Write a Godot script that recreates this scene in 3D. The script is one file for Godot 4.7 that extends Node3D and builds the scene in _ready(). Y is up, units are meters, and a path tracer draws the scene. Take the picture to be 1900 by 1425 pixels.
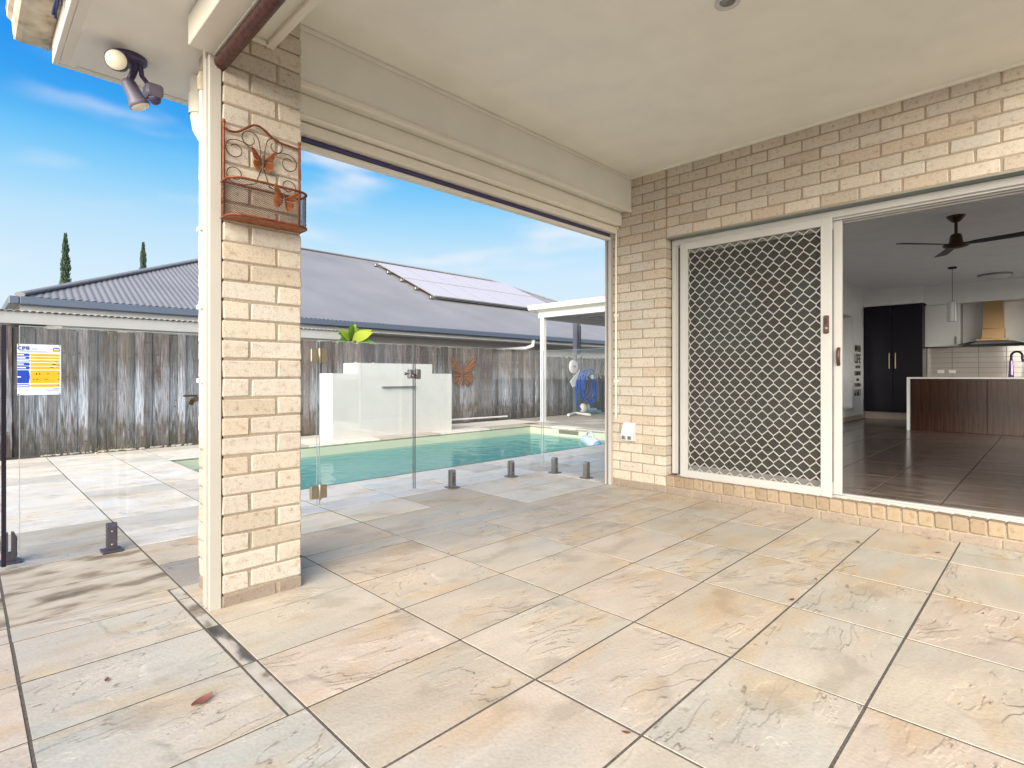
extends Node3D

# ---------------------------------------------------------------- shared state
var rng := RandomNumberGenerator.new()
var M := {}
var EXPO := 9.0

# ---------------------------------------------------------------- materials
func lin(r: float, g: float, b: float, a := 1.0) -> Color:
	return Color(r, g, b, a).linear_to_srgb()

func mat(r: float, g: float, b: float, rough := 0.6, metal := 0.0, spec := 0.5) -> StandardMaterial3D:
	var m := StandardMaterial3D.new()
	m.albedo_color = lin(r, g, b)
	m.roughness = rough
	m.metallic = metal
	m.metallic_specular = spec
	return m

func ntex(seed_: int, freq: float, ramp: Array, size := 256, oct := 4, kind := FastNoiseLite.TYPE_SIMPLEX_SMOOTH) -> NoiseTexture2D:
	var n := FastNoiseLite.new()
	n.seed = seed_
	n.noise_type = kind
	n.frequency = freq
	n.fractal_octaves = oct
	var t := NoiseTexture2D.new()
	t.width = size
	t.height = size
	t.seamless = true
	t.noise = n
	var g := Gradient.new()
	var offs := PackedFloat32Array()
	var cols := PackedColorArray()
	for e in ramp:
		offs.append(e[0])
		cols.append(e[1])
	g.offsets = offs
	g.colors = cols
	t.color_ramp = g
	return t

func grey(v: float) -> Color:
	return Color(v, v, v)

func tri(m: StandardMaterial3D, scale: float, world := true) -> void:
	m.uv1_triplanar = true
	m.uv1_world_triplanar = world
	m.uv1_scale = Vector3.ONE * scale

func bump(m: StandardMaterial3D, t: Texture2D, cm: float) -> void:
	m.heightmap_enabled = true
	m.heightmap_texture = t
	m.heightmap_scale = cm

# ---------------------------------------------------------------- mesh helpers
func begin() -> SurfaceTool:
	var st := SurfaceTool.new()
	st.begin(Mesh.PRIMITIVE_TRIANGLES)
	st.set_smooth_group(-1)
	return st

func done(st: SurfaceTool) -> ArrayMesh:
	st.generate_normals()
	return st.commit()

# a flat convex face whose front looks along «out»; texture coordinates (p·ux, p·uy) + uo
func poly(st: SurfaceTool, pts: Array, out: Vector3, uo := Vector2.ZERO, ux := Vector3.ZERO, uy := Vector3.ZERO) -> void:
	var flip: bool = (pts[1] - pts[0]).cross(pts[2] - pts[0]).dot(out) > 0.0
	for i in range(1, pts.size() - 1):
		var abc: Array = [pts[0], pts[i + 1], pts[i]] if flip else [pts[0], pts[i], pts[i + 1]]
		for p in abc:
			st.set_uv(Vector2(p.dot(ux), p.dot(uy)) + uo)
			st.add_vertex(p)

func bx(st: SurfaceTool, lo: Vector3, hi: Vector3, uo := Vector2.ZERO, ux := Vector3.ZERO, uy := Vector3.ZERO) -> void:
	for a in 3:
		for s in [0, 1]:
			var pts := []
			for k in [[0, 0], [1, 0], [1, 1], [0, 1]]:
				var p := Vector3.ZERO
				p[a] = hi[a] if s else lo[a]
				p[(a + 1) % 3] = hi[(a + 1) % 3] if k[0] else lo[(a + 1) % 3]
				p[(a + 2) % 3] = hi[(a + 2) % 3] if k[1] else lo[(a + 2) % 3]
				pts.append(p)
			var out := Vector3.ZERO
			out[a] = 1.0 if s else -1.0
			poly(st, pts, out, uo, ux, uy)

# box about the origin with chamfered edges and slightly uneven corners
func cbox(st: SurfaceTool, size: Vector3, c: float, jit := 0.0, at := Vector3.ZERO, uo := Vector2.ZERO, ux := Vector3.ZERO, uy := Vector3.ZERO) -> void:
	var h := size * 0.5
	var corner := {}
	for x in [-1, 1]:
		for y in [-1, 1]:
			for z in [-1, 1]:
				var off := Vector3(rng.randf_range(-jit, jit), rng.randf_range(-jit, jit), rng.randf_range(-jit, jit)) if jit > 0.0 else Vector3.ZERO
				for a in 3:
					var sg := Vector3(x, y, z)
					var p := Vector3.ZERO
					for b in 3:
						p[b] = sg[b] * (h[b] if b == a else h[b] - c)
					corner[[x, y, z, a]] = p + off + at
	for a in 3:
		var b := (a + 1) % 3
		var d := (a + 2) % 3
		for s in [-1, 1]:
			var pts := []
			for k in [[-1, -1], [1, -1], [1, 1], [-1, 1]]:
				var key := [0, 0, 0, a]
				key[a] = s
				key[b] = k[0]
				key[d] = k[1]
				pts.append(corner[key])
			var out := Vector3.ZERO
			out[a] = s
			poly(st, pts, out, uo, ux, uy)
		for sb in [-1, 1]:
			for sd in [-1, 1]:
				var pts := []
				for q in [[-1, b], [1, b], [1, d], [-1, d]]:
					var key := [0, 0, 0, q[1]]
					key[a] = q[0]
					key[b] = sb
					key[d] = sd
					pts.append(corner[key])
				var out := Vector3.ZERO
				out[b] = sb
				out[d] = sd
				poly(st, pts, out, uo, ux, uy)
	for x in [-1, 1]:
		for y in [-1, 1]:
			for z in [-1, 1]:
				poly(st, [corner[[x, y, z, 0]], corner[[x, y, z, 1]], corner[[x, y, z, 2]]], Vector3(x, y, z), uo, ux, uy)

func cboxm(size: Vector3, c: float, at := Vector3.ZERO) -> ArrayMesh:
	var st := begin()
	cbox(st, size, c, 0.0, at)
	return done(st)

func boxm(lo: Vector3, hi: Vector3) -> ArrayMesh:
	var st := begin()
	bx(st, lo, hi)
	return done(st)

# chamfered box between two corners
func cspan(st: SurfaceTool, lo: Vector3, hi: Vector3, c := 0.003) -> void:
	cbox(st, hi - lo, c, 0.0, (lo + hi) * 0.5)

func cspanm(lo: Vector3, hi: Vector3, c := 0.003) -> ArrayMesh:
	var st := begin()
	cspan(st, lo, hi, c)
	return done(st)

func tube(st: SurfaceTool, pts: Array, r: float, sides := 8, closed := false, flat := 1.0) -> void:
	var n := pts.size()
	var rings := []
	var up := Vector3.UP
	for i in n:
		var a: Vector3 = pts[(i - 1 + n) % n] if closed or i > 0 else pts[0]
		var b: Vector3 = pts[(i + 1) % n] if closed or i < n - 1 else pts[n - 1]
		var t := (b - a).normalized()
		if i == 0:
			up = Vector3.UP if absf(t.y) < 0.9 else Vector3.RIGHT
		up = (up - t * up.dot(t)).normalized()
		var side := t.cross(up)
		var ring := []
		for k in sides:
			var an := TAU * k / sides
			ring.append(pts[i] + (up * cos(an) * flat + side * sin(an)) * r)
		rings.append(ring)
	st.set_smooth_group(0)
	for i in (n if closed else n - 1):
		var j := (i + 1) % n
		for k in sides:
			var l := (k + 1) % sides
			var mid: Vector3 = (rings[i][k] + rings[i][l] + rings[j][k] + rings[j][l]) * 0.25
			poly(st, [rings[i][k], rings[i][l], rings[j][l], rings[j][k]], mid - (pts[i] + pts[j]) * 0.5)
	st.set_smooth_group(-1)
	if not closed:
		poly(st, rings[0], pts[0] - pts[1])
		poly(st, rings[n - 1], pts[n - 1] - pts[n - 2])

func tubem(pts: Array, r: float, sides := 8, closed := false) -> ArrayMesh:
	var st := begin()
	tube(st, pts, r, sides, closed)
	return done(st)

# profile of Vector2(radius, height) turned about an upright axis through «at»
func lathe(st: SurfaceTool, prof: Array, at := Vector3.ZERO, segs := 20, basis_ := Basis()) -> void:
	st.set_smooth_group(0)
	for i in prof.size() - 1:
		for k in segs:
			var pts := []
			for q in [[i, k], [i, k + 1], [i + 1, k + 1], [i + 1, k]]:
				var an: float = TAU * q[1] / segs
				var p: Vector2 = prof[q[0]]
				pts.append(at + basis_ * Vector3(p.x * cos(an), p.y, p.x * sin(an)))
			var d: Vector2 = prof[i + 1] - prof[i]
			var an2: float = TAU * (k + 0.5) / segs
			var out: Vector3 = basis_ * Vector3(d.y * cos(an2), -d.x, d.y * sin(an2))
			if pts[0].distance_to(pts[1]) < 1e-6:
				pts.remove_at(0)
			elif pts[2].distance_to(pts[3]) < 1e-6:
				pts.remove_at(3)
			poly(st, pts, out)
	st.set_smooth_group(-1)

func lathem(prof: Array, at := Vector3.ZERO, segs := 20, basis_ := Basis()) -> ArrayMesh:
	var st := begin()
	lathe(st, prof, at, segs, basis_)
	return done(st)

# a flat outline (x, y) laid out along ax, ay from «at» and given depth along ax × ay
func slabout(st: SurfaceTool, outline: PackedVector2Array, at: Vector3, ax: Vector3, ay: Vector3, depth: float, uo := Vector2.ZERO, ux := Vector3.ZERO, uy := Vector3.ZERO) -> void:
	var az := ax.cross(ay).normalized() * signf(depth)
	depth = absf(depth)
	var idx := Geometry2D.triangulate_polygon(outline)
	for i in range(0, idx.size(), 3):
		var a := []
		for k in 3:
			var p := outline[idx[i + k]]
			a.append(at + ax * p.x + ay * p.y)
		poly(st, a, -az, uo, ux, uy)
		poly(st, [a[0] + az * depth, a[1] + az * depth, a[2] + az * depth], az, uo, ux, uy)
	var ccw := not Geometry2D.is_polygon_clockwise(outline)
	for i in outline.size():
		var p := outline[i]
		var q := outline[(i + 1) % outline.size()]
		var d := (q - p)
		var o := Vector2(d.y, -d.x) * (1.0 if ccw else -1.0)
		var a := at + ax * p.x + ay * p.y
		var b := at + ax * q.x + ay * q.y
		poly(st, [a, b, b + az * depth, a + az * depth], ax * o.x + ay * o.y, uo, ux, uy)

# ---------------------------------------------------------------- scene helpers
func part(called: String, mesh: Mesh, m: Material, parent: Node3D, at := Vector3.ZERO, turn := Vector3.ZERO, size := Vector3.ONE) -> MeshInstance3D:
	var o := MeshInstance3D.new()
	o.name = called
	o.mesh = mesh
	o.material_override = m
	o.position = at
	o.rotation = turn
	o.scale = size
	parent.add_child(o, true)
	return o

var taken := {}
func numbered(called: String) -> String:
	if not taken.has(called):
		taken[called] = 0
		return called
	taken[called] += 1
	return "%s_%03d" % [called, taken[called]]

func tag(o: Node3D, label: String, category: String, group := "") -> Node3D:
	o.set_meta("label", label)
	o.set_meta("category", category)
	if group:
		o.set_meta("group", group)
	return o

func thing(called: String, label: String, category: String, at := Vector3.ZERO, turn := 0.0, group := "") -> Node3D:
	var o := Node3D.new()
	o.name = numbered(called)
	add_child(o)
	o.position = at
	o.rotation.y = turn
	return tag(o, label, category, group)

func struct(called: String, mesh: Mesh, m: Material) -> MeshInstance3D:
	var o := part(numbered(called), mesh, m, self)
	o.set_meta("kind", "structure")
	return o

func group_node(called: String, parent: Node3D) -> Node3D:
	var o := Node3D.new()
	o.name = called
	parent.add_child(o, true)
	return o

func smooth(a: float, b: float, x: float) -> float:
	var t := clampf((x - a) / (b - a), 0.0, 1.0)
	return t * t * (3.0 - 2.0 * t)

func noise(seed_: int, freq: float, oct := 4) -> FastNoiseLite:
	var n := FastNoiseLite.new()
	n.seed = seed_
	n.frequency = freq
	n.fractal_octaves = oct
	n.noise_type = FastNoiseLite.TYPE_SIMPLEX_SMOOTH
	return n

# ---------------------------------------------------------------- computed textures
func sky_image() -> Image:
	var w := 1536
	var h := 768
	var stops := [[0.0, 234, 246, 254], [6.0, 222, 241, 254], [10.0, 208, 235, 253], [13.0, 190, 228, 252], [16.0, 156, 215, 252], [19.0, 114, 197, 250], [22.0, 64, 167, 244], [26.0, 42, 149, 239], [60.0, 40, 134, 226], [90.0, 44, 134, 222]]
	var streak := noise(11, 0.9, 5)
	var patch := noise(12, 0.7, 3)
	var data := PackedFloat32Array()
	data.resize(w * h * 3)
	for y in h:
		var el := 90.0 - 180.0 * (y + 0.5) / h
		var base := Color(0.30, 0.29, 0.27)
		if el >= 0.0:
			for i in stops.size() - 1:
				if el <= stops[i + 1][0]:
					var t: float = (el - stops[i][0]) / (stops[i + 1][0] - stops[i][0])
					base = Color(lerpf(stops[i][1], stops[i + 1][1], t) / 255.0, lerpf(stops[i][2], stops[i + 1][2], t) / 255.0, lerpf(stops[i][3], stops[i + 1][3], t) / 255.0).srgb_to_linear()
					break
		for x in w:
			var c := base
			if el > 0.0:
				var an := TAU * x / w
				var e := deg_to_rad(el)
				var p := Vector3(cos(an) * cos(e), sin(e) * 2.6, sin(an) * cos(e)) * 3.0
				var d := smooth(-0.18, 0.58, streak.get_noise_3d(p.x * 1.2 + p.y * 0.5, p.y * 2.4, p.z * 1.2)) * smooth(-0.25, 0.45, patch.get_noise_3dv(p))
				c = base.lerp(Color(0.86, 0.9, 0.97), clampf(d * 0.95, 0.0, 0.7))
			var i3 := (y * w + x) * 3
			data[i3] = c.r
			data[i3 + 1] = c.g
			data[i3 + 2] = c.b
	return Image.create_from_data(w, h, false, Image.FORMAT_RGBF, data.to_byte_array())

# riven sandstone, 3.6 m a side: colour and relief
func stone_textures() -> Array:
	var n := 1152
	var col := PackedByteArray()
	col.resize(n * n * 3)
	var hgt := PackedByteArray()
	hgt.resize(n * n)
	var coarse := noise(21, 1.6, 4)
	var hue := noise(22, 1.1, 3)
	var streak := noise(23, 1.0, 4)
	var fine := noise(24, 60.0, 2)
	var crack := noise(25, 1.0, 3)
	var rust := noise(26, 1.3, 4)
	for y in n:
		for x in n:
			var u := 3.6 * x / n
			var v := 3.6 * y / n
			var wob := coarse.get_noise_2d(u * 0.9, v * 1.3)
			var sv := streak.get_noise_2d(u * 1.6 + v * 0.5, v * 9.0 - u * 1.2)
			var sw := streak.get_noise_2d(u * 5.0 + 60.0, v * 38.0 - u * 4.0)
			var f := fine.get_noise_2d(u, v)
			var b := 0.95 + 0.05 * wob + 0.028 * sv + 0.016 * sw + 0.035 * f
			var hv := hue.get_noise_2d(u, v)
			var c := Color(b, b * 0.972, b * 0.935).lerp(Color(b * 0.97, b * 0.968, b * 0.95), smooth(-0.2, 0.5, hv))
			var rs := smooth(0.05, 0.6, rust.get_noise_2d(u * 1.0 + v * 0.4, v * 2.4))
			c = c.lerp(Color(b * 1.0, b * 0.905, b * 0.775), rs * 0.55)
			# clefts: thin broken lines, only where the stone is riven
			var riven := smooth(-0.12, 0.22, coarse.get_noise_2d(u * 0.8 + 40.0, v * 0.9 + 13.0))
			var ck := crack.get_noise_2d(u * 1.1 + v * 0.7 + 7.0 + sw * 0.03, v * 4.4 - u * 0.9 + sw * 0.09)
			var broken := smooth(-0.25, 0.1, coarse.get_noise_2d(u * 2.2 + 20.0, v * 2.0 + 90.0))
			var t := (ck + 1.0) * 3.4
			var fr := t - floorf(t)
			var edge := smooth(0.89, 0.95, fr) * (1.0 - smooth(0.96, 1.0, fr))
			var steep := absf(crack.get_noise_2d(u * 1.1 + (v + 0.006) * 0.7 + 7.0, (v + 0.006) * 4.4 - u * 0.9) - crack.get_noise_2d(u * 1.1 + v * 0.7 + 7.0, v * 4.4 - u * 0.9)) / 0.006
			var line := edge * smooth(0.15, 0.8, riven) * broken * smooth(0.8, 2.2, steep)
			c = c.lerp(Color(0.38, 0.31, 0.25), line * 0.42)
			var dirt := smooth(0.22, 0.6, coarse.get_noise_2d(u * 1.6 + 90.0, v * 2.2 + 30.0))
			c = c.lerp(Color(b * 0.70, b * 0.665, b * 0.60), dirt * 0.25)
			var spot := smooth(0.62, 0.75, fine.get_noise_2d(u * 0.7 + 5.0, v * 0.7))
			c = c.lerp(Color(b * 0.5, b * 0.45, b * 0.4), spot * 0.2)
			var i := y * n + x
			col[i * 3] = clampi(int(c.r * 255.0), 0, 255)
			col[i * 3 + 1] = clampi(int(c.g * 255.0), 0, 255)
			col[i * 3 + 2] = clampi(int(c.b * 255.0), 0, 255)
			var step := (floorf(t) + smooth(0.90, 1.0, fr)) / 6.8
			hgt[i] = clampi(int((0.4 + 0.55 * (step - 0.5) * smooth(0.05, 0.8, riven) + 0.03 * sv + 0.016 * sw + 0.018 * f + 0.08 * wob) * 255.0), 0, 255)
	return [ImageTexture.create_from_image(Image.create_from_data(n, n, false, Image.FORMAT_RGB8, col)), ImageTexture.create_from_image(Image.create_from_data(n, n, false, Image.FORMAT_L8, hgt))]

# sixteen weathered fence boards side by side, v runs down the board
func paling_textures() -> Array:
	var w := 1024
	var h := 640
	var col := PackedByteArray()
	col.resize(w * h * 3)
	var hgt := PackedByteArray()
	hgt.resize(w * h)
	var grain := noise(31, 1.0, 4)
	var blot := noise(32, 1.0, 3)
	var r := RandomNumberGenerator.new()
	r.seed = 5
	for board in 16:
		var bleach_from := r.randf_range(0.28, 0.5)
		var bleach := r.randf_range(0.3, 1.0)
		var tone := r.randf_range(0.75, 1.2)
		var brown := r.randf_range(0.2, 1.0)
		var knots := []
		for k in r.randi_range(0, 3):
			knots.append([r.randf_range(0.15, 0.85), r.randf_range(0.05, 0.95), r.randf_range(0.5, 1.0)])
		for xx in 64:
			var x := board * 64 + xx
			var u := xx / 64.0
			for y in h:
				var v := float(y) / h
				var bend := 0.0
				var dark := 0.0
				for k in knots:
					var dx: float = (u - k[0]) * 0.1
					var dy: float = (v - k[1]) * 1.6
					var d2 := dx * dx + dy * dy * 0.5
					bend += dx * 0.0006 / (d2 + 0.0006)
					dark = maxf(dark, (1.0 - smooth(0.003, 0.018 * k[2], sqrt(dx * dx + dy * dy * 1.8))))
				var g := grain.get_noise_2d((u * 0.1 + bend * 0.2) * 260.0 + board * 37.0, v * 4.2)
				var g2 := grain.get_noise_2d(u * 70.0 + board * 37.0 + 11.0, v * 14.0)
				var bl := blot.get_noise_2d(u * 2.0 + board * 5.0, v * 5.0)
				var c := Color(0.47, 0.44, 0.43).lerp(Color(0.40, 0.33, 0.28), brown * smooth(0.1, 0.7, 0.45 - v * 0.5 + bl * 0.6))
				var edge := bleach_from + 0.30 * grain.get_noise_2d(u * 7.0 + board * 9.0, 3.0) - 0.10 * (1.0 - absf(u * 2.0 - 1.0))
				var wh := smooth(edge - 0.02, edge + 0.05, v) * (1.0 - smooth(0.62, 0.92, v + bl * 0.25)) * bleach
				c = c.lerp(Color(0.76, 0.79, 0.82), clampf(wh * (0.75 + g * 0.6), 0.0, 0.85))
				c = c.lerp(Color(0.36, 0.31, 0.25), 0.6 * smooth(0.74, 1.0, v + bl * 0.2))
				c = c.lerp(Color(0.2, 0.16, 0.14), dark * 0.75)
				var s := tone * (1.0 + 0.55 * g + 0.22 * g2) * (1.0 - 0.35 * smooth(0.42, 0.5, absf(u - 0.5)))
				var i := y * w + x
				col[i * 3] = clampi(int(c.r * s * 255.0), 0, 255)
				col[i * 3 + 1] = clampi(int(c.g * s * 255.0), 0, 255)
				col[i * 3 + 2] = clampi(int(c.b * s * 255.0), 0, 255)
				hgt[i] = clampi(int((0.5 + 0.4 * g + 0.1 * g2) * 255.0), 0, 255)
	return [ImageTexture.create_from_image(Image.create_from_data(w, h, false, Image.FORMAT_RGB8, col)), ImageTexture.create_from_image(Image.create_from_data(w, h, false, Image.FORMAT_L8, hgt))]

# the printed face of the resuscitation chart
func chart_texture() -> ImageTexture:
	var im := Image.create(240, 360, false, Image.FORMAT_RGB8)
	im.fill(Color8(205, 217, 228))
	var blue := Color8(18, 62, 168)
	var gold := Color8(226, 170, 30)
	var ink := Color8(120, 120, 130)
	var rows := [[66, 84], [88, 104], [110, 126], [131, 152], [156, 178], [184, 276], [284, 304]]
	for rw in rows:
		im.fill_rect(Rect2i(70, rw[0] + 1, 164, rw[1] - rw[0]), gold)
		for k in rw[1] - rw[0]:
			var mid: float = absf(k - (rw[1] - rw[0]) * 0.5) / ((rw[1] - rw[0]) * 0.5)
			im.fill_rect(Rect2i(0, rw[0] + k, 68 - int(7.0 * mid), 1), blue)
	for bar in [[72, 36], [93, 44], [115, 62], [138, 34], [163, 46], [228, 20], [291, 62]]:
		im.fill_rect(Rect2i(0, bar[0], bar[1], 7), Color8(235, 240, 250))
	for ln in [[70, 110, 60], [77, 90, 110], [91, 100, 70], [99, 110, 50], [113, 110, 40], [121, 96, 84], [135, 100, 66], [145, 90, 90], [160, 100, 70], [170, 92, 84], [189, 110, 96], [196, 140, 40], [212, 90, 60], [216, 80, 50], [240, 120, 50], [252, 80, 60], [262, 80, 50], [262, 150, 50], [289, 84, 130], [297, 92, 110]]:
		im.fill_rect(Rect2i(ln[1], ln[0], ln[2], 2), gold.lerp(Color8(140, 90, 20), 0.45))
	for fig in [[138, 190, 22, 6], [144, 214, 20, 4], [162, 176, 22, 5], [158, 212, 18, 3], [204, 100, 6, 12], [204, 116, 7, 9], [208, 158, 18, 4], [246, 86, 6, 6], [244, 104, 5, 10], [248, 146, 22, 4]]:
		im.fill_rect(Rect2i(fig[1], fig[0], fig[2], fig[3]), Color8(60, 40, 20))
	for ht in [[204, 220], [246, 220], [288, 218], [118, 208]]:
		for k in 9:
			im.fill_rect(Rect2i(ht[1] + k / 2, ht[0] + k, 12 - k, 1), Color8(120, 40, 130))
	for ln in [[26, 76, 30], [31, 76, 44], [36, 76, 34], [45, 8, 150], [50, 8, 160], [55, 20, 150], [322, 150, 80], [327, 150, 84], [332, 170, 60], [318, 2, 28], [322, 42, 16], [326, 42, 18], [330, 4, 24]]:
		im.fill_rect(Rect2i(ln[1], ln[0], ln[2], 2), ink)
	im.fill_rect(Rect2i(196, 312, 38, 5), Color8(80, 150, 190))
	for y in 34:
		for x in 44:
			var d := Vector2((x - 22) / 22.0, (y - 17) / 17.0).length()
			if d < 1.0:
				im.set_pixel(192 + x, 18 + y, blue if d > 0.78 or (y > 8 and y < 12) or y < 8 else (Color8(230, 235, 245) if y < 15 else gold))
	return ImageTexture.create_from_image(im)

# ================================================================= the place
func _ready() -> void:
	rng.seed = 20240
	# ---- camera
	var cam := Camera3D.new()
	cam.name = "camera"
	cam.set_frustum(0.05 * 1425.0 / 1016.03, Vector2(0.0, -0.05 * 15.62 / 1016.03), 0.05, 400.0)
	cam.position = Vector3(0, 1.0145, 0)
	cam.rotation.y = -0.7885
	add_child(cam)
	cam.current = true
	# ---- sky, exposure
	var env := Environment.new()
	env.background_mode = Environment.BG_SKY
	var sky := Sky.new()
	var pano := PanoramaSkyMaterial.new()
	pano.panorama = ImageTexture.create_from_image(sky_image())
	sky.sky_material = pano
	env.sky = sky
	env.background_energy_multiplier = 1.0 / EXPO
	env.tonemap_mode = Environment.TONE_MAPPER_LINEAR
	env.tonemap_exposure = EXPO
	env.sdfgi_enabled = true
	env.ssao_enabled = true
	env.ssil_enabled = true
	var we := WorldEnvironment.new()
	we.name = "world_environment"
	we.environment = env
	add_child(we)
	# ---- the sun behind thin bright cloud, behind the camera
	var sun := DirectionalLight3D.new()
	sun.name = "sun"
	sun.light_energy = 0.5
	sun.light_color = Color(1.0, 0.96, 0.89)
	sun.light_angular_distance = 80.0
	sun.shadow_enabled = true
	sun.rotation = Vector3(deg_to_rad(-17.0), deg_to_rad(-64.0), 0)
	add_child(sun)

	make_materials()
	ground_and_paving()
	pool()
	house_shell()
	pillar()
	house_brickwork()
	sliding_door()
	kitchen()
	blinds()
	eave_things()
	pool_fence()
	feature_wall()
	back_fence()
	neighbour()
	far_patio()
	small_things()

# ----------------------------------------------------------------- materials
func make_materials() -> void:
	var pits := ntex(3, 0.16, [[0.0, grey(0.0)], [0.2, grey(0.25)], [0.30, grey(0.80)], [0.7, grey(0.9)], [1.0, grey(1.0)]], 512, 3)
	var tone := ntex(4, 0.025, [[0.0, Color(0.80, 0.72, 0.60)], [0.22, Color(0.93, 0.90, 0.86)], [0.4, Color(0.98, 0.965, 0.945)], [0.7, Color(1, 0.99, 0.97)], [1.0, Color(0.95, 0.945, 0.94)]], 512, 6)
	var flecks := ntex(5, 0.14, [[0.0, Color(0.45, 0.38, 0.3)], [0.17, Color(0.75, 0.68, 0.6)], [0.24, Color(1, 1, 1)], [1.0, Color(1, 1, 1)]], 512, 2)
	var tints := [[0.57, 0.515, 0.44], [0.54, 0.49, 0.43], [0.60, 0.54, 0.465], [0.54, 0.465, 0.38], [0.57, 0.53, 0.475], [0.49, 0.43, 0.36]]
	for i in tints.size():
		var b := mat(tints[i][0], tints[i][1], tints[i][2], 0.9, 0.0, 0.3)
		b.albedo_texture = tone
		tri(b, 2.1)
		b.detail_enabled = true
		b.detail_blend_mode = BaseMaterial3D.BLEND_MODE_MUL
		b.detail_albedo = flecks
		bump(b, pits, 0.4)
		M["brick%d" % i] = b
	var bs := mat(0.30, 0.25, 0.21, 0.9, 0.0, 0.3)
	bs.albedo_texture = tone
	tri(bs, 2.1)
	bump(bs, pits, 0.5)
	M.brick_base = bs
	for i in 2:
		var sb := mat([0.335, 0.285][i], [0.265, 0.225][i], [0.19, 0.16][i], 0.9, 0.0, 0.3)
		sb.albedo_texture = tone
		tri(sb, 2.1)
		bump(sb, pits, 0.35)
		M["brick_sill%d" % i] = sb
	var sand := ntex(6, 0.12, [[0.0, grey(0.75)], [1.0, grey(1.0)]], 256, 3)
	var mo := mat(0.44, 0.355, 0.265, 0.95, 0.0, 0.2)
	mo.albedo_texture = sand
	tri(mo, 3.0)
	bump(mo, sand, 0.15)
	M.mortar = mo
	# paving
	var st := stone_textures()
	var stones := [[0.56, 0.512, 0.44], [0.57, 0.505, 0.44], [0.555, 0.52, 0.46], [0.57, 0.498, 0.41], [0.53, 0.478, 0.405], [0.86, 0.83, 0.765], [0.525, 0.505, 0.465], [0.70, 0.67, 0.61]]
	for i in stones.size():
		var s := mat(stones[i][0], stones[i][1], stones[i][2], 0.5, 0.0, 0.4)
		s.albedo_texture = st[0]
		bump(s, st[1], 2.0)
		M["stone%d" % i] = s
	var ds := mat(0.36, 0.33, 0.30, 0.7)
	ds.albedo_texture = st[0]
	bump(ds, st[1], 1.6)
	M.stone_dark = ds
	var ss := mat(0.13, 0.125, 0.12, 0.7)
	ss.albedo_texture = st[0]
	bump(ss, st[1], 0.6)
	M.stone_stained = ss
	var mould := ntex(61, 0.011, [[0.0, Color(0.50, 0.45, 0.39)], [0.3, Color(0.70, 0.65, 0.58)], [0.5, Color(0.90, 0.87, 0.81)], [1.0, Color(1, 0.98, 0.95)]], 512, 7)
	var ms := mat(0.56, 0.52, 0.46, 0.7)
	ms.albedo_texture = mould
	ms.uv1_scale = Vector3(1.8, 4.2, 1)
	bump(ms, st[1], 0.5)
	M.stone_mould = ms
	var mb := mat(0.52, 0.51, 0.50, 0.7)
	mb.albedo_texture = mould
	mb.uv1_scale = Vector3(0.4, 3.4, 1)
	M.stone_blue = mb
	ss.albedo_texture = ntex(63, 0.012, [[0.0, Color(0.30, 0.31, 0.33)], [0.35, Color(0.48, 0.48, 0.48)], [0.6, Color(1, 0.98, 0.95)], [1.0, Color(1, 1, 1)]], 256, 6)
	ss.albedo_color = lin(0.46, 0.43, 0.39)
	ss.uv1_scale = Vector3(0.5, 2.6, 1)
	var gr := mat(0.17, 0.15, 0.128, 0.95, 0.0, 0.2)
	gr.albedo_texture = sand
	tri(gr, 2.0)
	M.grout = gr
	var go := mat(0.40, 0.36, 0.30, 0.95, 0.0, 0.2)
	go.albedo_texture = ntex(62, 0.03, [[0.0, grey(0.6)], [1.0, grey(1.0)]], 256, 5)
	tri(go, 0.4)
	M.ground = go
	# painted surfaces
	var faint := ntex(7, 0.012, [[0.0, grey(0.972)], [0.5, grey(0.99)], [1.0, grey(1.0)]], 256, 4)
	var fuzz := ntex(8, 0.2, [[0.0, grey(0.0)], [1.0, grey(1.0)]], 256, 3)
	for d in [["ceiling", 0.87, 0.85, 0.77, 0.75], ["beam", 0.76, 0.745, 0.67, 0.7], ["cream", 0.86, 0.81, 0.70, 0.45], ["soffit", 0.84, 0.80, 0.73, 0.7], ["fascia", 0.80, 0.745, 0.655, 0.5], ["plaster", 0.82, 0.815, 0.81, 0.8], ["render", 0.60, 0.585, 0.55, 0.85], ["white", 0.64, 0.64, 0.635, 0.35], ["track", 0.47, 0.435, 0.38, 0.4], ["ceiling_in", 0.87, 0.885, 0.91, 0.8], ["lean", 0.44, 0.44, 0.43, 0.7], ["door_white", 0.46, 0.447, 0.425, 0.35]]:
		var p := mat(d[1], d[2], d[3], d[4], 0.0, 0.4)
		p.albedo_texture = faint
		tri(p, 0.9)
		if d[0] in ["render", "ceiling", "plaster", "ceiling_in"]:
			bump(p, fuzz, 0.03)
		M[d[0]] = p
	var grime := mat(0.72, 0.655, 0.56, 0.6)
	grime.albedo_texture = ntex(9, 0.02, [[0.0, Color(0.55, 0.5, 0.42)], [0.35, Color(0.85, 0.82, 0.77)], [1.0, Color(1, 1, 1)]], 256, 5)
	tri(grime, 1.6)
	M.gutter = grime
	M.rust_pipe = mat(0.115, 0.042, 0.028, 0.38, 0.2)
	M.rust_pipe.albedo_texture = ntex(10, 0.05, [[0.0, Color(0.45, 0.4, 0.38)], [0.5, Color(0.9, 0.85, 0.85)], [0.8, Color(1, 1, 1)], [1.0, Color(1, 1, 1)]], 256, 5)
	tri(M.rust_pipe, 2.5)
	M.violet_cloth = mat(0.06, 0.055, 0.15, 0.6)
	M.dark_gap = mat(0.02, 0.018, 0.02, 0.8)
	M.track_grey = mat(0.20, 0.20, 0.23, 0.4, 0.3)
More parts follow.
